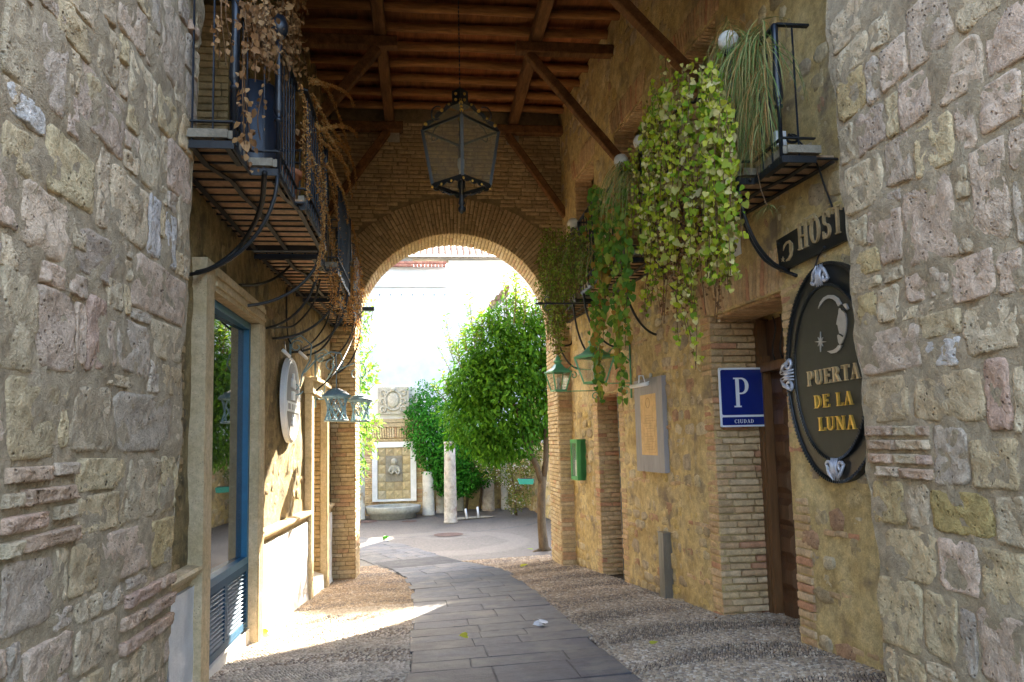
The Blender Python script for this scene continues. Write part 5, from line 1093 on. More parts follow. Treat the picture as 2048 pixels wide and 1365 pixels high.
# oval grey sign on the left wall
LO = thing('oval_plaque', 'upright oval grey sign with white raised shapes on the left wall, half in sunlight', 'sign', (-1.95, 10.85, 2.2))
LC = Vector((XL(10.85)+.09, 10.85, 2.24))
def lop(u, v, o): return LC+Vector((o, u, v))
def lor(a, b_, o, k=40): return [lop(a*math.cos(2*math.pi*i/k), b_*math.sin(2*math.pi*i/k), o) for i in range(k)]
MB().prism(lor(.58, .60, -.06), (.06, 0, 0)).build('board', m_signwhite, LO); MB().prism(lor(.50, .52, .0005), (.008, 0, 0)).build('grey_field', m_grey, LO)
MB().tube([lop(.54*math.cos(a), .56*math.sin(a), .004) for a in np.linspace(0, 2*math.pi, 40)], .022, 6).build('rim', m_signwhite, LO, True)
MB().prism([lop(a, b_, .009) for a, b_ in ((-.14, .18), (.14, .16), (.16, .28), (.06, .30), (.02, .38), (-.06, .37), (-.03, .28), (-.12, .30))], (.02, 0, 0)).build('raised_shape', m_signwhite, LO)
MB().prism([lop(a, b_, .009) for a, b_ in ((-.10, .0), (.10, .0), (.10, .12), (-.10, .12))], (.02, 0, 0)).build('raised_shape', m_signwhite, LO)
MB().prism([lop(a, b_, .009) for a, b_ in ((-.46, -.17), (.46, -.17), (.46, -.03), (-.46, -.03))], (.012, 0, 0)).build('lettering_band', m_signwhite, LO)
for i, u in enumerate((-.40, -.32, -.24, -.10, .02, .12, .24, .34)): MB().prism([lop(u, -.14, .0215), lop(u+(.03 if i % 3 else .05), -.14, .0215), lop(u+(.03 if i % 3 else .05), -.06, .0215), lop(u, -.06, .0215)], (.003, 0, 0)).build('letter', m_grey, LO)
MB().prism([lop(.09*math.cos(a)*(1 if i % 2 else .5), -.29+.09*math.sin(a)*(1 if i % 2 else .5), .009) for i, a in enumerate(np.linspace(0, 2*math.pi, 12, endpoint=False))], (.02, 0, 0)).build('raised_shape', m_signwhite, LO)
# ------------------------------------------------------------------ courtyard behind the arch
m_wwall = M('white_render', [(.60, .59, .57), (.70, .69, .67)], 'noise', nscale=.5, vscale=1.6, bump=.25, var=.12)
m_rooftile = M('roof_tile', [(.24, .12, .07), (.28, .16, .10), (.20, .11, .07), (.30, .19, .12)], 'obj', bump=.3, var=.3)
m_rooftile_i = M('roof_tile_joined', [(.40, .22, .12), (.46, .28, .17), (.36, .20, .12), (.50, .34, .22)], 'isl', bump=.3, var=.3)
WB = thing('white_building', 'tall white rendered building closing the courtyard, with a brick ledge and tiled eaves', 'building', (1, 36, -1))
mb = MB(); mb.box((-6, 37, 4.5), (14.5, 2, 11.2)); mb.box((6, 37.02, 4.9), (9.5, 1.9, 11.4)); mb.build('wall', m_wwall, WB)
mb = MB(); mb.box((-5.8, 35.94, 9.15), (13.8, .14, .12)); mb.build('cornice', m_wwall, WB)
P = Pieces('brick')
for i in range(24):
    for j in range(2): P.add(Vector((-2.9+i*.17+j*.04, 35.70, 10.10+j*.13)), Vector((1, 0, 0)), UZ, Vector((0, -1, 0)), .163, .122, .2)
m_redb = M('red_brick', [(.42, .16, .10), (.46, .20, .13), (.38, .15, .10)], 'obj', var=.2, bump=.3)
P.flush(WB, m_redb, m_redb, 300)
def tiles(par, x0, x1, y, z, n, mat=m_rooftile, rows=1, sl=.16):
    for r_ in range(rows):
        for i in range(n):
            x = x0+(x1-x0)*(i+.5)/n; w = (x1-x0)/n*.48; mb = MB(); V = []
            for (yy, zz, k_) in ((y-.25+r_*.4, z+r_*sl, 1), (y+.25+r_*.4, z+sl*1.25+.02+r_*sl, .8)):
                for k in range(7): a = math.pi*k/6; V.append((x+w*k_*math.cos(a), yy, zz+w*k_*.8*math.sin(a)))
                for k in range(7): a = math.pi*(6-k)/6; V.append((x+w*k_*.8*math.cos(a), yy, zz+w*k_*.6*math.sin(a)))
            F = [(k, (k+1) % 14, 14+(k+1) % 14, 14+k) for k in range(14)]+[tuple(range(14)), tuple(range(27, 13, -1))]; mb.add(V, F); mb.build('roof_tile', mat, par)
tiles(WB, -1.4, 4.6, 35.9, 10.52, 20, rows=4, sl=.26); mb = MB(); mb.box((1.4, 36.4, 10.53), (5.6, 1.1, .12)); mb.box((-6, 36.6, 10.3), (11, 1.6, .3)); mb.build('eaves_board', m_conc, WB)
for i in range(8): mb = MB(); mb.tube([(-2.6+i*.52, 35.98, 8.75), (-2.6+i*.52, 35.86, 8.72), (-2.6+i*.52, 35.86, 8.66)], .018, 5); mb.build('iron_hook', m_iron, WB)
RB2 = thing('side_house', 'house with tiled eaves rising behind the orange tree on the right of the courtyard', 'building', (7, 29, -1))
mb = MB(); mb.box((8.1, 29.5, 4.9), (6, 9.0, 11.8)); mb.box((6.6, 33.4, 3.1), (7.0, 2.2, 8.2)); mb.build('wall', m_wwall, RB2)  # first box is out of sight, added and sized to shade the path
a_ = Vector(at(984, 612, Y=32)); b2 = Vector(at(1012, 583, Y=32))
for k in range(4):
    for r_ in range(3): p = a_+(b2-a_)*(k/3)+Vector((0, -.3+r_*.4, 0)); MB().tube([p+Vector((0, -.22, .05)), p+Vector((0, .22, .09))], [.12, .10], 8).build('roof_tile', m_rooftile, RB2)
mb = MB(); mb.bar(a_+Vector((-.05, .3, -.12)), b2+Vector((.1, .3, -.12)), 1.4, .08, up=(0, 0, 1)); mb.build('eaves_board', m_conc, RB2)
LB2 = thing('courtyard_wall', 'pale rendered wall on the left of the courtyard behind the leafy tree', 'wall', (-5, 25, -1))
mb = MB(); mb.box((-6.2, 24, 3.0), (.5, 20, 8.2)); mb.box((-4.2, 28.6, .9), (3.9, .3, 4.0)); mb.build('wall_body', m_wwall, LB2)
BK = thing('courtyard_wall', 'low cream back wall behind the column stubs and the climbing bush', 'wall', (3, 29.3, -1))
mb = MB(); mb.box((3.2, 29.6, .1), (6.2, .35, 2.3)); mb.build('wall_body', m_plaster_r, BK)
for i in range(30):
    x = .3+rng.uniform(0, 4.4); z = -.95+rng.uniform(0, 1.6); link('stone', lib('stone', m_rub_o)[i % 8], BK, Matrix(((rng.uniform(.2, .4), 0, 0, x), (0, 0, .1, 29.39), (0, rng.uniform(.15, .25), 0, z), (0, 0, 0, 1))))
RW2 = thing('courtyard_wall', 'rough ochre side wall with a green planter, behind the trunk of the orange tree', 'wall', (4.0, 24, -1))
wall_sheet(lambda u, z, o: Vector((4.15-.03*(u-22)-o, u, z)), 19, 29.4, -1.3, 1.5, step=.25, amp=.05, depth=.5).build('wall_body', m_plaster_r, RW2, True)
P = Pieces('stone')
for i in range(160):
    u = random.uniform(19.5, 29); z = random.uniform(-1, 1.4); P.add(Vector((4.15-.03*(u-22)+.02, u, z)), Vector((0, 1, 0)), UZ, Vector((-1, 0, 0)), random.uniform(.2, .5), random.uniform(.12, .28), .12)
P.flush(RW2, m_rub_o, m_rub_i, 160)
mb = MB(); mb.box((4.1, 28.2, 1.7), (.45, .5, 5.4)); mb.build('pilaster', m_plaster_r, RW2)
PLb = thing('planter', 'turquoise trough planter fixed to the ochre wall behind the orange tree trunk', 'planter', (3.8, 25, .3))
a = Vector(at(1065, 962, Y=24)); mb = MB(); mb.prism([a+Vector((-.45, 0, .07)), a+Vector((.05, 0, .05)), a+Vector((.02, 0, -.12)), a+Vector((-.40, 0, -.10))], (0, .3, 0)); mb.build('trough', M('turquoise', [(.05, .33, .25), (.07, .40, .3)], bump=.1, var=.1), PLb); mb = MB(); mb.box(a+Vector((-.2, .15, .05)), (.42, .24, .06)); mb.build('soil', m_joint, PLb)
# wall fountain
FW = thing('wall_fountain', 'brick wall fountain with tiled niche, carved child relief, coat of arms and white border', 'fountain', (-1.15, 28.3, -1))
YW = 28.0; mb = MB(); mb.box((-1.12, YW+.35, .68), (2.34, .5, 3.4)); mb.box((-1.12, YW+.30, 2.44), (2.5, .66, .14)); mb.box((-1.12, YW+.28, 2.28), (2.4, .6, .14)); mb.build('wall_body', m_mortar_w, FW)
fF = lambda u, z, o: Vector((u, YW+.10-o, z)); P = Pieces('brick')
coursed(P, fF, -2.26, -1.93, -.95, 1.72, bl=.3, proud=.03); coursed(P, fF, -.33, .02, -.95, 1.72, bl=.3, proud=.03); coursed(P, fF, -1.93, -.33, -.95, -.52, bl=.3, proud=.03)
for i in range(24):
    t = (i+.5)/24; u = -2.2+2.16*t; tl = (t-.5)*.7; V_ = Vector((tl*.5, 0, 1)).normalized(); P.add(Vector((u, YW+.06, 2.0)), Vector((V_.z, 0, -V_.x)), V_, Vector((0, -1, 0)), .065, .40, .1)
coursed(P, fF, -2.0, -.25, 1.70, 1.78, bl=.12, proud=.04)
P.flush(FW, m_pier_o, m_pier_i, 300)
for (x0_, x1_, z0_, z1_) in ((-1.93, -1.74, -.50, 1.66), (-.54, -.33, -.50, 1.66), (-1.74, -.54, 1.46, 1.66), (-1.74, -.54, -.50, -.42)): mb = MB(); mb.box(((x0_+x1_)/2, YW+.03, (z0_+z1_)/2), (x1_-x0_-.002, .10, z1_-z0_-.002)); mb.build('white_border', m_white, FW)
m_sand = M('sandstone_tile', [(.46, .36, .20), (.52, .42, .26), (.42, .32, .18), (.50, .38, .20)], 'obj', vscale=12, bump=.4, var=.22)
tw, th_ = 1.2/4, 1.88/6
for i in range(4):
    for j in range(6):
        if i in (1, 2) and j in (2, 3, 4): continue
        x = -1.74+tw*(i+.5); z = -.42+th_*(j+.5); dd = .045
        mb = MB(); a_ = [(x-tw/2+.006, YW+.05, z-th_/2+.006), (x+tw/2-.006, YW+.05, z-th_/2+.006), (x+tw/2-.006, YW+.05, z+th_/2-.006), (x-tw/2+.006, YW+.05, z+th_/2-.006)]
        mb.add(a_+[(x, YW+.05-dd, z)], [(0, 1, 4), (1, 2, 4), (2, 3, 4), (3, 0, 4)]); mb.build('pointed_tile', m_sand, FW)
mb = MB(); mb.box((-1.14, YW+.04, .68), (.60, .06, .94)); mb.build('relief_slab', m_conc, FW)
m_statue = M('relief_stone', [(.34, .31, .24), (.44, .40, .32)], 'noise', vscale=20, bump=.4, var=.3)
mb = MB(); mb.ball((-1.13, YW-.03, .93), .115, 10, (1, .8, 1.1)); mb.ball((-1.13, YW-.005, .68), .15, 10, (1.1, .5, 1.1)); mb.tube([(-1.25, YW-.02, .75), (-1.33, YW-.04, .58), (-1.22, YW-.08, .50), (-1.10, YW-.09, .64)], [.05, .05, .045, .03], 7); mb.tube([(-1.0, YW-.02, .75), (-.93, YW-.04, .58), (-1.0, YW-.08, .48), (-1.10, YW-.09, .60)], [.05, .05, .045, .03], 7); mb.ball((-1.16, YW-.11, .92), .018, 6); mb.build('child_relief', m_statue, FW, True)
mb = MB(); mb.box((-1.15, YW+.38, 3.10), (1.75, .35, 1.3)); mb.build('pediment', m_wwall, FW)
mb = MB(); mb.box((-1.15, YW+.12, 3.18), (1.14, .18, 1.0)); mb.build('coat_slab', m_statue, FW); mb = MB()
mb.ball((-1.15, YW+.02, 3.20), .24, 12, (.9, .35, 1.2)); mb.tube([(-1.15+.31*math.cos(a), YW+.01, 3.18+.36*math.sin(a)) for a in np.linspace(0, 6.28, 24)], .035, 6)
for sg in (-1, 1):
    for zz in (2.86, 3.16, 3.46): mb.tube([(-1.15+sg*(.36+.1*math.cos(a))*(1), YW+.01, zz+.10*math.sin(a)) for a in np.linspace(-1.5, 4.4, 12)], .032, 6)
mb.ball((-1.15, YW, 3.58), .09, 8); mb.build('coat_of_arms', m_statue, FW, True)
mb = MB(); cx_, cy_ = -1.15, 27.15
mb.lathe([(.80, -1.0), (.80, -.86), (.93, -.82), (.98, -.60), (.96, -.585), (.70, -.585), (.68, -.62), (.66, -.80), (0, -.82)], (cx_, cy_, 0), 36); mb.build('basin', M('basin_concrete', [(.30, .29, .25), (.38, .37, .32)], vscale=10, bump=.3, var=.2), FW, True)
mb = MB(); mb.lathe([(.672, -.70), (0, -.699)], (cx_, cy_, 0), 32); mb.build('water', M('basin_water', [(.06, .08, .05), (.09, .10, .07)], bump=.03, rough=.08, spec=.6), FW)
# columns
m_col = M('old_marble', [(.40, .34, .28), (.50, .44, .37), (.36, .30, .25)], 'noise', nscale=2.5, vscale=8, bump=.5, var=.3, stain=(.26, .16, .12), stscale=2.2, stpos=(.55, .68))
def column(name, x, y, z0, z1, r0, r1, label, collar=False, mat=None):
    T = thing(name, label, 'column', (x, y, z0), None); pr = [(r0*1.06, z0), (r0*1.05, z0+.05)]+[(r0+(r1-r0)*t, z0+.06+(z1-z0-.12)*t) for t in np.linspace(0, 1, 7)]
    if collar: pr += [(r1*1.0, z1-.10), (r1*1.22, z1-.05), (r1*1.22, z1)]
    MB().lathe(pr, (x, y, 0), 20).build('shaft', mat or m_col, T, True); return T
T = column('stone_column', .80, 24.75, -1, 1.62, .215, .175, 'tall weathered reddish marble column standing free in the courtyard', True)
mb = MB(); mb.lathe([(.06, 1.62), (.045, 1.7), (.02, 1.85), (.035, 1.95), (.01, 2.15)], (.80, 24.75, 0), 8); mb.build('iron_pin', m_iron, T, True)
m_pale = M('pale_stub', [(.50, .46, .38), (.58, .54, .46)], 'noise', nscale=3, vscale=7, bump=.3, var=.2, stain=(.36, .26, .15), stscale=2, stpos=(.58, .7))
column('column_stub', .10, 27.6, -1, .62, .22, .20, 'thick pale column stub just right of the fountain', mat=m_pale)
column('column_stub', .58, 28.3, -1, .10, .20, .19, 'shorter pale column stub partly behind the tall marble column', mat=m_pale)
column('column_stub', 1.25, 28.9, -1, .05, .18, .17, 'squat pale column stub just right of the tall marble column', mat=m_pale)
column('column_stub', 2.35, 28.6, -1, .65, .24, .22, 'dark ochre column stub below the right side of the bush', mat=m_col)
column('column_stub', 3.0, 28.9, -1, 1.1, .14, .13, 'slim pale column behind the white-flowered shrub', mat=m_pale)
column('stone_column', -2.35, 26.8, -1, 1.7, .26, .24, 'thick pale column at the left of the fountain, behind the arch pier', mat=m_pale)
for i, (x, y, r_) in enumerate(((.63, 21.6, .42), (-.55, 25.6, .26), (-2.0, 26.0, .38))):
    T = thing('manhole_cover', ('round iron cover in the middle of the pebbled courtyard', 'small round cover in front of the tall marble column', 'round cover on the ground left of the fountain basin')[i], 'manhole cover', (x, y, -1))
    mb = MB(); mb.lathe([(r_, -.99), (r_, .004-1+.006), (r_*.93, -.988), (r_*.92, -.992), (0, -.992)], (x, y, .0), 24); mb.build('cover', M('rust_iron%d' % i, [(.10, .06, .05), (.14, .09, .07)], bump=.5, vor=40), T)
PLt2 = thing('steel_plate', 'flat pale metal plate with two short white pegs beside the tall column', 'plate', (1.7, 25.6, -1))
mb = MB(); mb.add([(.98, 25.35, -.985), (2.35, 26.0, -.985), (2.0, 26.3, -.985), (1.02, 25.95, -.985), (.98, 25.35, -.96), (2.35, 26.0, -.96), (2.0, 26.3, -.96), (1.02, 25.95, -.96)], [(4, 5, 6, 7), (0, 1, 5, 4), (1, 2, 6, 5), (2, 3, 7, 6), (3, 0, 4, 7)]); mb.build('base_plate', m_conc, PLt2)
for (px, py, tx, ty) in ((934, 1038, 931, 1018), (957, 1036, 955, 1014)):
    a = Vector(at(px, py, Z=-.96)); b_ = Vector(at(tx, ty, Y=a.y)); MB().tube([a, b_], .035, 8).build('peg', m_signwhite, PLt2, True)
# ------------------------------------------------------------------ foliage
def leafarr(C, A, Nn, L_, W_, fold=.18, curl=.15):
    """lanceolate leaves: centres, axis, normal, length, width"""
    A = A/np.linalg.norm(A, axis=1, keepdims=True); B = np.cross(Nn, A); B /= np.linalg.norm(B, axis=1, keepdims=True)+1e-9; Nn = np.cross(A, B); k = len(C)
    tm = [(0, 0, 0), (.33, -.5, fold), (.33, 0, 0), (.33, .5, fold), (.7, -.38, fold*.7-curl*.3), (.7, 0, -curl*.3), (.7, .38, fold*.7-curl*.3), (1, 0, -curl)]
    V = np.zeros((k, 8, 3))
    for i, (t, w, h) in enumerate(tm): V[:, i] = C+A*(L_*(t-.3))[:, None]+B*(W_*w)[:, None]+Nn*(W_*h)[:, None]
    T = np.array([(0, 2, 1), (0, 3, 2), (1, 2, 5), (1, 5, 4), (2, 3, 6), (2, 6, 5), (4, 5, 7), (5, 6, 7)])
    return V.reshape(-1, 3), (T[None]+(np.arange(k)*8)[:, None, None]).reshape(-1, 3)
def heartarr(C, A, Nn, L_, W_):
    A = A/np.linalg.norm(A, axis=1, keepdims=True); B = np.cross(Nn, A); B /= np.linalg.norm(B, axis=1, keepdims=True)+1e-9; Nn = np.cross(A, B); k = len(C)
    tm = [(0, 0, -.02), (-.14, -.26, .06), (.10, -.52, .10), (.5, -.42, .02), (1, 0, -.12), (.5, .42, .02), (.10, .52, .10), (-.14, .26, .06), (.45, 0, -.06)]
    V = np.zeros((k, 9, 3))
    for i, (t, w, h) in enumerate(tm): V[:, i] = C+A*(L_*(t-.2))[:, None]+B*(W_*w)[:, None]+Nn*(W_*h)[:, None]
    T = np.array([(8, i, (i+1) % 8) for i in range(8)])
    return V.reshape(-1, 3), (T[None]+(np.arange(k)*9)[:, None, None]).reshape(-1, 3)
def rdir(k): v = rng.normal(size=(k, 3)); return v/np.linalg.norm(v, axis=1, keepdims=True)
def crown(blobs, n, L_, W_, mat, par, name='foliage', arr=leafarr, droop=.5, thin=.0, keep=None, mats=None, parts=0, pm=None):
    wts = np.array([b[3]**2 for b in blobs]); wts = wts/wts.sum(); ks = rng.multinomial(n, wts); C = []; O = []
    for b, k in zip(blobs, ks):
        d = rdir(k); r = b[3]*(.55+.47*rng.random(k)**.6); sx = b[4] if len(b) > 4 else 1
        lump = 1+.20*np.sin(d[:, 0]*6+b[0]*3)*np.cos(d[:, 2]*7+b[2])+.12*np.sin(d[:, 1]*11+d[:, 0]*9+b[1])*np.sin(d[:, 2]*13); p = d*(r*lump)[:, None]; p[:, 2] *= sx; C.append(p+np.array(b[:3])); O.append(d)
    C = np.concatenate(C); O = np.concatenate(O)
    if keep is not None: q = keep(C); C = C[q]; O = O[q]
    k = len(C); A = O*.7+rdir(k)*.8; A[:, 2] -= droop; Nn = O*1.0+rdir(k)*.6; Nn[:, 2] += .4
    L2 = L_*rng.uniform(.7, 1.25, k); W2_ = W_*rng.uniform(.7, 1.2, k)
    if parts:
        dist = np.linalg.norm(C-EYE, axis=1)-rng.random(k)*.6; idx = np.argsort(dist)[:parts]; V, F = arr(np.zeros((1, 3)), np.array([[1., 0, 0]]), np.array([[0., 0, 1]]), np.ones(1), np.ones(1)); me = npmesh('leaf', V, F, pm or mat)
        for i in idx:
            a = A[i]/np.linalg.norm(A[i]); b_ = np.cross(Nn[i], a); b_ /= np.linalg.norm(b_); c = np.cross(a, b_)
            link('leaf', me, par, Matrix(((a[0]*L2[i], b_[0]*W2_[i], c[0]*W2_[i], C[i][0]), (a[1]*L2[i], b_[1]*W2_[i], c[1]*W2_[i], C[i][1]), (a[2]*L2[i], b_[2]*W2_[i], c[2]*W2_[i], C[i][2]), (0, 0, 0, 1))))
        m_ = np.ones(k, bool); m_[idx] = False; C, A, Nn, L2, W2_ = C[m_], A[m_], Nn[m_], L2[m_], W2_[m_]
    V, F = arr(C, A, Nn, L2, W2_); link(name, npmesh(name, V, F, mat), par, kind='stuff'); return C
OT = thing('orange_tree', 'rounded dark green orange tree with paler sprouting tips, leaning trunk by the right arch pier', 'tree', (2.77, 17.7, -1))
MB().tube([(2.80, 17.7, -1.05), (2.74, 17.7, -.9), (2.70, 17.7, -.3), (2.72, 17.72, .35), (2.76, 17.7, .75)], [.17, .12, .10, .10, .10], 9).build('trunk', m_bark, OT, True)
MB().tube([(2.75, 17.7, .55), (2.62, 17.65, .95), (2.38, 17.6, 1.5), (2.2, 17.6, 2.2), (1.9, 17.6, 3.0)], [.085, .07, .06, .05, .02], 7).build('limb', m_bark, OT, True)
MB().tube([(2.76, 17.7, .65), (2.84, 17.7, 1.1), (2.86, 17.7, 1.8), (2.9, 17.9, 2.6), (2.8, 17.9, 3.6)], [.08, .07, .06, .05, .02], 7).build('limb', m_bark, OT, True)
MB().tube([(2.45, 17.6, 1.4), (2.6, 17.8, 1.9), (2.5, 18.2, 2.6), (2.4, 18.3, 3.4)], [.05, .05, .04, .02], 7).build('limb', m_bark, OT, True)
MB().tube([(2.7, 17.7, -.98), (2.5, 17.6, -1.0), (2.42, 17.55, -1.03)], [.09, .05, .02], 6).build('root', m_bark, OT, True)
blobs = [(1.65, 17.9, 2.35, 1.2, 1.05), (1.10, 17.8, 2.1, .78, 1.15), (1.2, 17.8, 2.95, .8, 1.0), (1.55, 17.9, 3.9, .75, 1.0), (2.2, 17.9, 4.45, .7, .9), (2.45, 18.1, 2.8, 1.35, 1.0), (1.9, 18.0, 3.45, .95, .95), (2.9, 18.2, 3.6, 1.1, 1.0), (1.35, 17.8, 2.9, .7, 1.0), (2.0, 17.6, 1.6, .65, .8), (1.55, 17.6, 1.45, .45, .8), (3.3, 18.4, 2.5, 1.2, 1.2), (2.6, 18.1, 4.1, .7, 1.0), (3.8, 18.0, 4.5, .95, 1.0), (3.9, 18.0, 3.3, 1.1, 1.0)]  # last two blobs are hidden behind the arch pier, added to shade the path
crown(blobs, 22000, .145, .060, m_lorange, OT, droop=.75, parts=250, pm=leafm('orange_leaf_single', [(.050, .155, .008), (.065, .19, .010), (.085, .23, .012), (.12, .29, .015)], .46, 'obj'))
def sprouts(par, bases, mat, n=16, L_=.12, W_=.05):
    C = []; A = []; N2 = []; st = MB()
    for (x, y, z, dx, dz) in bases:
        for k in range(n):
            t = k/n; p = np.array([x+dx*t, y+.05*math.sin(k), z+dz*t]); d = np.array([math.cos(k*2.4), math.sin(k*2.4), .45]); C.append(p+d*.05); A.append(d+rng.normal(0, .2, 3)); N2.append(np.array([0, 0, 1.])+rng.normal(0, .3, 3))
        st.tube([(x, y, z), (x+dx, y, z+dz)], [.01, .004], 4)
    k = len(C); V, F = leafarr(np.array(C), np.array(A), np.array(N2), L_*rng.uniform(.7, 1.2, k), W_*rng.uniform(.8, 1.2, k)); link('young_foliage', npmesh('young_foliage', V, F, mat), par, kind='stuff'); st.build('shoots', m_bark, par, kind='stuff')
bs = []
for (px, py, tx, ty) in ((1015, 640, 1008, 548), (1035, 620, 1022, 555), (1045, 640, 1050, 575), (1000, 650, 995, 600), (950, 680, 940, 590), (930, 690, 915, 650), (910, 710, 885, 650), (960, 665, 962, 620), (1070, 650, 1075, 590), (985, 650, 975, 630), (1025, 600, 1030, 540), (1060, 620, 1062, 560), (925, 720, 905, 680), (900, 770, 880, 740), (1010, 610, 1015, 560), (1040, 600, 1040, 570), (970, 660, 955, 640), (1080, 640, 1085, 610)):
    a = at(px, py, Y=17.8); b_ = at(tx, ty, Y=17.8); bs.append((a[0], 17.8+rng.normal(0, .2), a[2]-.2, b_[0]-a[0], b_[2]-a[2]+.2))
bs += [(x+rng.normal(0, .12), y+rng.normal(0, .3), z+rng.normal(0, .1), dx+rng.normal(0, .1), dz*rng.uniform(.7, 1.1)) for (x, y, z, dx, dz) in bs for _ in range(2)]
sprouts(OT, bs, m_lyoung, 22)
FB = thing('climbing_bush', 'dense small-leaved green bush climbing the wall between the fountain and the orange tree', 'bush', (1, 28, -.6))
blobs = [(.05, 28.2, 3.35, .62, .9), (.15, 28.1, 2.6, .85), (.35, 27.9, 1.7, .95), (.9, 27.9, 2.3, 1.0), (1.1, 27.7, 1.2, .95, .9), (1.7, 27.8, .9, .85), (1.5, 27.8, .25, .65, .8), (2.2, 28.0, 1.3, .7), (.5, 27.8, .95, .65), (-.35, 28.1, 2.75, .42, .6), (.0, 27.9, 1.9, .7, 1.1), (.8, 27.8, .5, .7), (1.3, 27.8, -.05, .55, .7), (.45, 27.9, 1.1, .75), (.62, 27.9, .35, .6), (1.0, 27.8, .1, .55), (-.1, 28.0, 2.2, .7), (1.9, 27.8, 1.8, .9), (1.8, 28.2, 2.4, 1.1), (2.1, 27.9, .4, .45)]
crown(blobs, 19000, .115, .06, m_lfic, FB, droop=.4)
for x in (.7, 1.5, 2.0): MB().tube([(x, 28.6, -1), (x+.1, 28.5, -.2), (x-.1, 28.4, .8), (x, 28.4, 2.0)], [.06, .05, .04, .02], 6).build('stem', m_bark, FB, True)
LT = thing('leafy_tree', 'bright yellow-green leafy tree peeking out behind the left arch pier', 'tree', (-3.6, 20.5, -1))
MB().tube([(-3.7, 20.6, -1), (-3.6, 20.6, .5), (-3.3, 20.5, 2), (-3.1, 20.5, 4)], [.14, .11, .08, .03], 8).build('trunk', m_bark, LT, True)
crown([(-2.05, 20.3, 2.0, .85, 1.1), (-2.0, 20.3, 3.5, .8, 1.1), (-3.0, 20.6, 2.8, 1.5), (-1.95, 20.2, .95, .45, 1.0), (-1.85, 20.2, 4.7, .45, 1.4), (-3.0, 20.5, 4.6, .9, 1.0), (-3.6, 20.8, 1.2, 1.2)], 7000, .15, .06, leafm('lime_leaf', [(.12, .26, .03), (.16, .32, .04), (.09, .22, .02), (.20, .33, .05)], .5), LT, droop=.6)
sprouts(LT, [(-1.7+.1*k, 20.2, 4.6+.1*k, .1, .9-.1*k) for k in range(4)]+[(-1.5, 20.2, 2.0+.5*k, .25, .25) for k in range(5)], m_lyoung, 12)
FS = thing('flowering_shrub', 'loose shrub dotted with tiny white flowers beside the ochre courtyard wall', 'shrub', (3.1, 26.5, -1))
bl = [(2.55, 26.6, .9, .75), (3.2, 26.6, .6, .7), (3.3, 26.4, -.2, .5), (2.3, 26.7, 1.1, .6), (3.6, 26.3, 1.0, .6), (3.1, 26.5, -.6, .35), (3.75, 26, 1.3, .5)]
crown(bl, 3800, .085, .035, m_lfine, FS, droop=.2); crown(bl, 420, .07, .06, m_flower, FS, name='flowers', droop=0); MB().tube([(3.15, 26.5, -1), (3.1, 26.5, 0), (2.9, 26.6, 1)], [.05, .04, .02], 6).build('stem', m_bark, FS, True)
# hanging plants
def strands(par, items, spacing, L_, W_, mat, pm, arr, parts, jit=.05, name='foliage', stem=m_drystem, hang=.9, sr=.004):
    """items: list of (list of points) curves"""
    C = []; st = MB()
    for pts in items:
        pts = [Vector(p) for p in pts]; st.tube(pts, sr, 4)
        for a, b_ in zip(pts, pts[1:]):
            n = max(1, int((b_-a).length/spacing))
            for k in range(n): C.append(np.array(a+(b_-a)*(k/n))+rng.normal(0, jit, 3))
    C = np.array(C); k = len(C); A = rdir(k)*.7; A[:, 2] -= hang; Nn = rdir(k)*.7+np.array([-.5 if C[:, 0].mean() > 0 else .5, -.8, .35]); L2 = L_*rng.uniform(.5, 1.1, k)*np.where(rng.random(k) < .12, 1.5, 1.); W2_ = W_*L2/L_*rng.uniform(.85, 1.15, k)
    if parts:
        idx = np.argsort(-L2/np.linalg.norm(C-EYE, axis=1))[:parts]; V, F = arr(np.zeros((1, 3)), np.array([[1., 0, 0]]), np.array([[0., 0, 1]]), np.ones(1), np.ones(1)); me = npmesh('leaf', V, F, pm)
        for i in idx:
            a = A[i]/np.linalg.norm(A[i]); b_ = np.cross(Nn[i], a); b_ /= np.linalg.norm(b_); c = np.cross(a, b_)
            link('leaf', me, par, Matrix(((a[0]*L2[i], b_[0]*W2_[i], c[0]*W2_[i], C[i][0]), (a[1]*L2[i], b_[1]*W2_[i], c[1]*W2_[i], C[i][1]), (a[2]*L2[i], b_[2]*W2_[i], c[2]*W2_[i], C[i][2]), (0, 0, 0, 1))))
        m_ = np.ones(k, bool); m_[idx] = False; C, A, Nn, L2, W2_ = C[m_], A[m_], Nn[m_], L2[m_], W2_[m_]
    V, F = arr(C, A, Nn, L2, W2_); link(name, npmesh(name, V, F, mat), par, kind='stuff'); st.build('stems', stem, par, kind='stuff')
def interp(x, T_): return float(np.interp(x, [t[0] for t in T_], [t[1] for t in T_]))
def pxstrand(x0, y0, y1, Xf, sway=8, drift=0):
    n = max(3, int((y1-y0)/22)); o = []; ph = random.uniform(0, 6)
    for i in range(n+1):
        t = i/n; x = x0+drift*t+sway*math.sin(ph+t*4); o.append(at(x, y0+(y1-y0)*t, X=Xf(t)))
    return o
V1 = thing('hanging_vine', 'big curtain of lime-green round leaves pouring over the nearest right balcony', 'vine', (2.62, 7.6, 4.2))
TOPV = [(1245, 345), (1270, 300), (1300, 215), (1330, 155), (1360, 135), (1400, 115), (1440, 120), (1470, 330), (1495, 380)]
BOTV = [(1245, 470), (1265, 520), (1300, 570), (1330, 610), (1360, 620), (1400, 600), (1440, 560), (1470, 565), (1485, 480), (1495, 440)]
it = []
cl_ = [random.uniform(1256, 1486) for _ in range(17)]
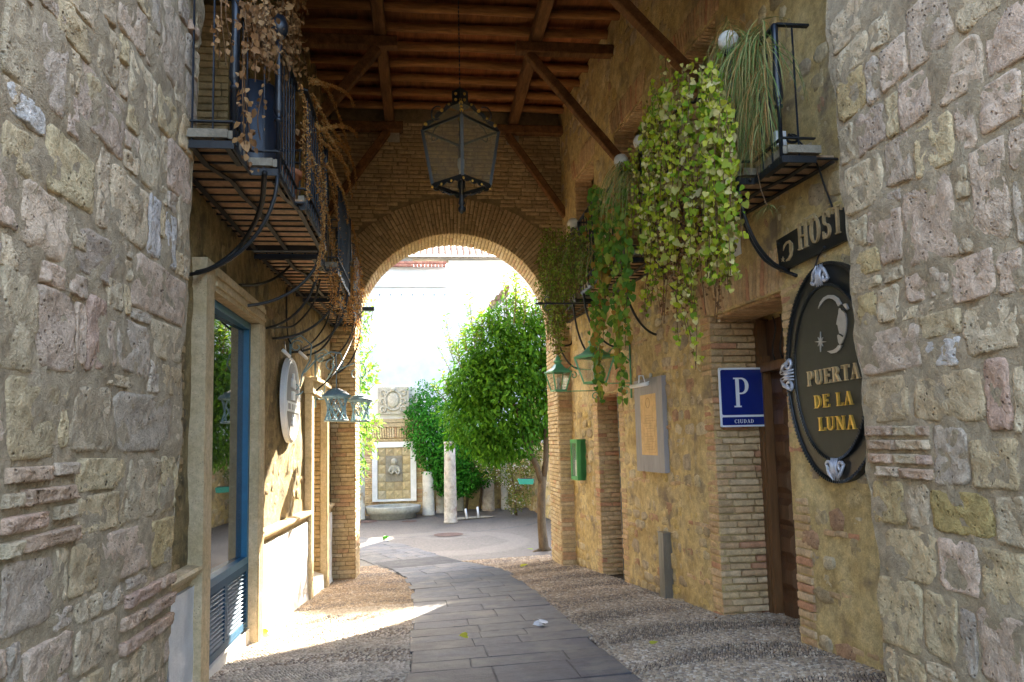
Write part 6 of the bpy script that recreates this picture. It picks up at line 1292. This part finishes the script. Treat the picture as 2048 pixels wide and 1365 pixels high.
for i in range(82):
    x = random.choice(cl_)+random.gauss(0, 5); a = interp(x, TOPV)+random.uniform(-10, 70); b_ = interp(x, BOTV)-abs(random.gauss(0, 95)); xx = 2.62+random.uniform(-.16, .06)
    if b_-a > 40: it.append(pxstrand(x, a, b_, lambda t, xx=xx: xx-.06*math.sin(t*3), 6, random.uniform(-10, 10)))
for (x, a, b_, d) in ((1385, 560, 740, 8), (1345, 560, 690, 18), (1362, 560, 670, 10), (1300, 520, 640, -12), (1312, 540, 610, -8), (1480, 380, 480, 8), (1440, 400, 585, 20), (1470, 540, 560, 5), (1255, 380, 560, -4), (1330, 115, 200, -6), (1300, 165, 205, 20), (1375, 540, 625, 6)): it.append(pxstrand(x, a, b_, lambda t: 2.56, 4, d))
strands(V1, it, .024, .056, .056, m_lvine, m_lvine_o, heartarr, 280, jit=.024)
V1d = [pxstrand(random.uniform(1290, 1440), random.uniform(300, 440), random.uniform(520, 650), lambda t: 2.62, 8, 0) for _ in range(34)]+[pxstrand(1345, 540, 735, lambda t: 2.6, 6, 45)]
strands(V1, V1d, .03, .035, .03, m_dry, m_dry, leafarr, 0, jit=.03, name='withered_foliage')
V2 = thing('hanging_vine', 'long trailing ivy strands with heart-shaped leaves hanging to the green lanterns', 'vine', (2.45, 10.8, 4.2))
it = [pxstrand(x, a, b_, lambda t, q=q: q, 6, d) for (x, a, b_, d, q) in ((1190, 375, 790, 12, 2.44), (1205, 380, 810, 0, 2.40), (1198, 380, 720, -8, 2.46), (1240, 395, 815, 6, 2.44), (1232, 400, 760, 5, 2.46), (1178, 390, 560, -4, 2.46), (1215, 380, 600, 2, 2.46), (1250, 380, 640, 0, 2.45), (1225, 390, 520, 0, 2.42), (1186, 400, 650, 6, 2.42), (1200, 400, 690, 6, 2.44), (1243, 420, 700, 2, 2.43))]
strands(V2, it, .026, .095, .085, m_livy, m_livy_o, heartarr, 250, jit=.035)
V3 = thing('hanging_plant', 'fine-leaved dark olive plant draped over the farthest right balcony', 'plant', (2.4, 13, 4))
it = []
for i in range(180): x = random.uniform(1074, 1168); a = random.uniform(455, 560); b_ = interp(x, [(1078, 600), (1095, 690), (1110, 735), (1130, 640), (1165, 560)])*random.uniform(.86, 1.0); it.append(pxstrand(x, a, max(b_, a+30), lambda t, q=random.uniform(2.25, 2.5): q, 5, random.uniform(-8, 8)))
strands(V3, it, .024, .055, .034, m_lfine, m_lfine, leafarr, 0, jit=.05, hang=.4)
def blades(par, n, org, Lr, out, mat, w=.008, name='blades', side=-1, dn=1.):
    V = []; F = []; k = 0
    for i in range(n):
        o = Vector(org(random.random())); a = random.uniform(0, 2*math.pi); d = Vector((math.cos(a)*.8+side*.5, math.sin(a)*.8-.2, random.uniform(.1, .7))).normalized(); L_ = random.uniform(*Lr); p = o.copy(); v = d*out; sd = Vector((random.uniform(-1, 1), random.uniform(-1, 1), 0)).normalized(); seg = 8
        for j in range(seg+1):
            ww = w*(1-(j/seg)**2*.9); V += [tuple(p-sd*ww/2), tuple(p+sd*ww/2)]
            if j: F.append((k-2, k-1, k+1, k))
            k += 2; v = v+Vector((random.uniform(-.12, .12), random.uniform(-.12, .12), -.42*dn)); v.normalize(); p = p+v*L_/seg
    link(name, npmesh(name, V, F, mat), par, kind='stuff')
SPt = thing('spider_plant', 'big spider plant with long drooping green and tan blades on the nearest right balcony rail', 'plant', (2.85, 6.2, 5.0))
o_ = lambda t: at(1450+t*78, 60+40*math.sin(t*3)+random.uniform(-35, 30), X=2.86)
blades(SPt, 330, o_, (.35, .8), .5, m_grass, .009); o2 = lambda t: at(1455+t*80, random.uniform(130, 250), X=2.84); blades(SPt, 300, o2, (.25, .7), .3, m_grass, .008, name='lower_blades')
o3 = lambda t: at(1535, 415+t*8, X=2.88); blades(SPt, 26, o3, (.12, .25), .9, m_grass, .008, name='plantlet', dn=.6)
MB().tube([at(1512, 330, X=2.88), at(1522, 380, X=2.88), at(1534, 412, X=2.88)], .004, 4).build('runner', m_drystem, SPt)
blades(SPt, 50, lambda t: at(1508+t*14, 300+t*10, X=2.9), (.12, .3), .9, m_grass, .008, name='plantlet', dn=.6)
blades(SPt, 40, lambda t: at(1470+t*14, 335+t*10, X=2.85), (.12, .3), .9, m_grass, .008, name='plantlet', dn=.6)
SP2 = thing('spider_plant', 'thin spider plant trailing beside the lamp globes further along the right rail', 'plant', (2.55, 9.2, 5.0))
blades(SP2, 160, lambda t: at(1240+t*30, 320+t*40, X=2.56), (.4, 1.0), .5, m_grass, .009)
blades(SP2, 60, lambda t: at(1160+t*40, 470+t*30, X=2.45), (.4, .8), .5, m_grass, .009, name='lower_blades')
DV = thing('dry_vine', 'withered vine with curled brown leaves wound round the nearest left balcony', 'vine', (-1.3, 6.3, 4.6))
it = [pxstrand(random.uniform(495, 600), random.uniform(-20, 60), random.uniform(90, 170), lambda t: -1.22+.05*random.random(), 8, random.uniform(-6, 14)) for _ in range(34)]
it += [pxstrand(x, a, b_, lambda t: -1.25, 5, d) for (x, a, b_, d) in ((447, -10, 130, 0), (455, 0, 120, 6), (440, 60, 120, -6), (485, 60, 330, 10), (492, 100, 300, 6), (488, 200, 340, 8), (520, 190, 280, 0), (570, 60, 230, 5), (580, 80, 300, 12), (560, 0, 120, -4), (592, 90, 220, 14), (610, 130, 260, 10), (600, 250, 350, 4), (470, -10, 60, 20))]
strands(DV, it, .034, .055, .036, m_dry, m_dry, leafarr, 0, jit=.03, name='curled_foliage', hang=.8)
strands(DV, it[::3], .12, .066, .045, m_dry, leafm('dry_leaf_single', [(.26, .13, .05), (.34, .19, .08), (.40, .24, .11)], .25, 'obj'), leafarr, 45, jit=.02, name='large_curled_foliage', hang=.8)
DF = thing('dry_fern_plant', 'arching rust-brown dried fronds spilling over the left balconies', 'plant', (-1.1, 8, 4.6))
it = []
for (x0_, y0_, x1_, y1_, x2_, y2_) in ((618, 160, 660, 150, 695, 290), (620, 165, 700, 170, 708, 215), (625, 190, 650, 250, 700, 300), (645, 260, 700, 240, 715, 275), (630, 250, 690, 290, 705, 400), (625, 260, 670, 330, 690, 470), (640, 280, 690, 320, 700, 350), (615, 200, 620, 330, 640, 480), (620, 250, 650, 380, 665, 495), (630, 270, 665, 350, 680, 480), (640, 270, 660, 420, 640, 500), (650, 300, 690, 400, 712, 480), (600, 170, 625, 250, 615, 400), (610, 230, 600, 330, 620, 400), (636, 330, 660, 440, 630, 560), (650, 330, 700, 380, 695, 450), (660, 280, 715, 300, 712, 380), (628, 200, 640, 300, 655, 440), (618, 300, 650, 400, 648, 520), (645, 240, 668, 300, 672, 430)):
    q = -1.08+random.uniform(-.08, .06); it.append([at((1-t)**2*x0_+2*t*(1-t)*x1_+t*t*x2_, (1-t)**2*y0_+2*t*(1-t)*y1_+t*t*y2_, X=q) for t in np.linspace(0, 1, 14)])
strands(DF, it, .0040, .030, .012, m_dryfern, m_dryfern, leafarr, 0, jit=.010, name='fronds', hang=.1, sr=.0035)
it = [pxstrand(random.uniform(660, 722), random.uniform(470, 560), random.uniform(590, 640), lambda t: -1.15, 5, random.uniform(-6, 10)) for _ in range(22)]+[pxstrand(x, 590, b_, lambda t: -1.13, 4, 2) for x, b_ in ((712, 690), (706, 680), (718, 660), (692, 670), (714, 700))]
strands(DF, it, .012, .034, .018, m_dryfern, m_dryfern, leafarr, 0, jit=.03, name='far_fronds', hang=.5)
# pots and the blue tank
def pot(x, y, z, label, r=.13, h=.24, mat=m_pot):
    T = thing('flower_pot', label, 'pot', (x, y, z)); MB().lathe([(r*.68, 0), (r*.95, h*.82), (r*1.1, h*.83), (r*1.12, h), (r*.98, h), (r*.9, h*.85), (0, h*.84)], (x, y, z), 16).build('pot_body', mat, T, True)
    mb = MB(); mb.lathe([(r*.9, h*.86), (0, h*.88)], (x, y, z), 12); mb.build('soil', m_joint, T); return T
pot(2.80, 7.9, 4.72, 'terracotta pot hung high behind the lime vine on the nearest right balcony'); pot(2.86, 6.7, 4.75, 'terracotta pot under the spider plant')
pot(2.60, 9.6, 4.62, 'terracotta pot on the middle right balcony rail'); pot(-1.33, 7.3, 3.96, 'terracotta pot on the floor of the nearest left balcony, behind the dry fronds', .15, .3); pot(2.55, 12.9, 4.45, 'terracotta pot within the dark olive plant by the arch')
BT = thing('plastic_tank', 'tall dark blue cylinder standing on the nearest left balcony behind the bars', 'tank', (-1.5, 6.75, 3.95))
MB().lathe([(.21, 0), (.215, .02), (.215, .86), (.20, .88), (0, .89)], (-1.52, 6.85, 4.0), 24).build('tank_body', m_tank, BT, True)
MB().tube([(-1.62, 6.5, 4.03), (-1.45, 6.45, 4.06), (-1.4, 6.55, 4.02), (-1.5, 6.62, 4.08), (-1.6, 6.5, 4.02)], .012, 6).build('hose', m_cable, BT, True)
JB = thing('junction_box', 'small white socket box with a black coiled plug on the nearest right balcony curb', 'socket box', (3.1, 5.95, 4.05))
a = RW(1560, 278, .28); mb = MB(); mb.box(a, (.10, .04, .13)); mb.build('box_body', m_signwhite, JB); a = RW(1585, 282, .25)
MB().tube([a+Vector((.05*math.cos(t), 0, .03*math.sin(t)+.002*t)) for t in np.linspace(0, 15, 50)], .007, 5).build('coiled_cable', m_cable, JB, True)
# fallen leaves and litter
def gl(px, py): 
    p = Vector((0, 0, 0)); 
    for _ in range(2): p = Vector(at(px, py, n=(-.03, .06, 1), d=0))
    return p
for (px, py, nm, lb, ct, mt, sc) in ((530, 1276, 'fallen_leaf', 'large bright yellow leaf at the foot of the shop window jamb', 'leaf', leafm('yellow_leaf', [(.62, .55, .02), (.70, .62, .03)], .3), .16), (931, 1281, 'fallen_leaf', 'curled green leaf lying on the slate path', 'leaf', m_lvine, .10), (1077, 1255, 'paper_scrap', 'crumpled white scrap of paper on the slate path', 'litter', m_signwhite, .11), (1305, 1297, 'fallen_leaf', 'small pale green leaf on the right-hand pebbles', 'leaf', m_lvine, .08), (1045, 1137, 'fallen_leaf', 'yellowish leaf on the pebbles beneath the arch', 'leaf', m_lvine, .14), (1062, 1103, 'fallen_leaf', 'green leaf on the ground beside the orange tree foot', 'leaf', m_livy, .14), (770, 1079, 'weed_tuft', 'small green weed tuft growing between courtyard pebbles left of the slate path', 'weed', m_lfic, .16)):
    p = gl(px, py) if py > 1110 else Vector(at(px, py, Z=-1)); k = 6 if nm != 'fallen_leaf' else 1; C = np.array([list(p+Vector((random.uniform(-.03, .03)*(k > 1), random.uniform(-.03, .03)*(k > 1), .05)))]*k)+(rng.normal(0, sc*.25, (k, 3))*np.array([1, 1, .15]) if k > 1 else 0)
    A = rdir(k); A[:, 2] = A[:, 2]*.2+.25; N3 = np.array([[.2, -.5, .8]]*k)+rdir(k)*.3; V, F = heartarr(C, A, N3, np.full(k, sc), np.full(k, sc*.7)); tag(link(nm, npmesh(nm, V, F, mt)), lb, ct)
# scattered small leaf litter along the wall foot
C = []
for i in range(70):
    y = random.uniform(6, 15); x = XR(y)-abs(random.gauss(0, .25))-.06 if random.random() < .6 else random.uniform(-1.8, 2.8); C.append((x, y, gz(x, y)+.02))
C = np.array(C); k = len(C); N3 = np.tile([[0, 0, 1.]], (k, 1))+rdir(k)*.3; A = rdir(k); A[:, 2] *= .2; V, F = leafarr(C, A, N3, rng.uniform(.02, .05, k), rng.uniform(.01, .025, k)); tag(link('leaf_litter', npmesh('leaf_litter', V, F, m_dry), kind='stuff'), 'scattered dry leaf bits on the paving along the walls', 'leaf litter')
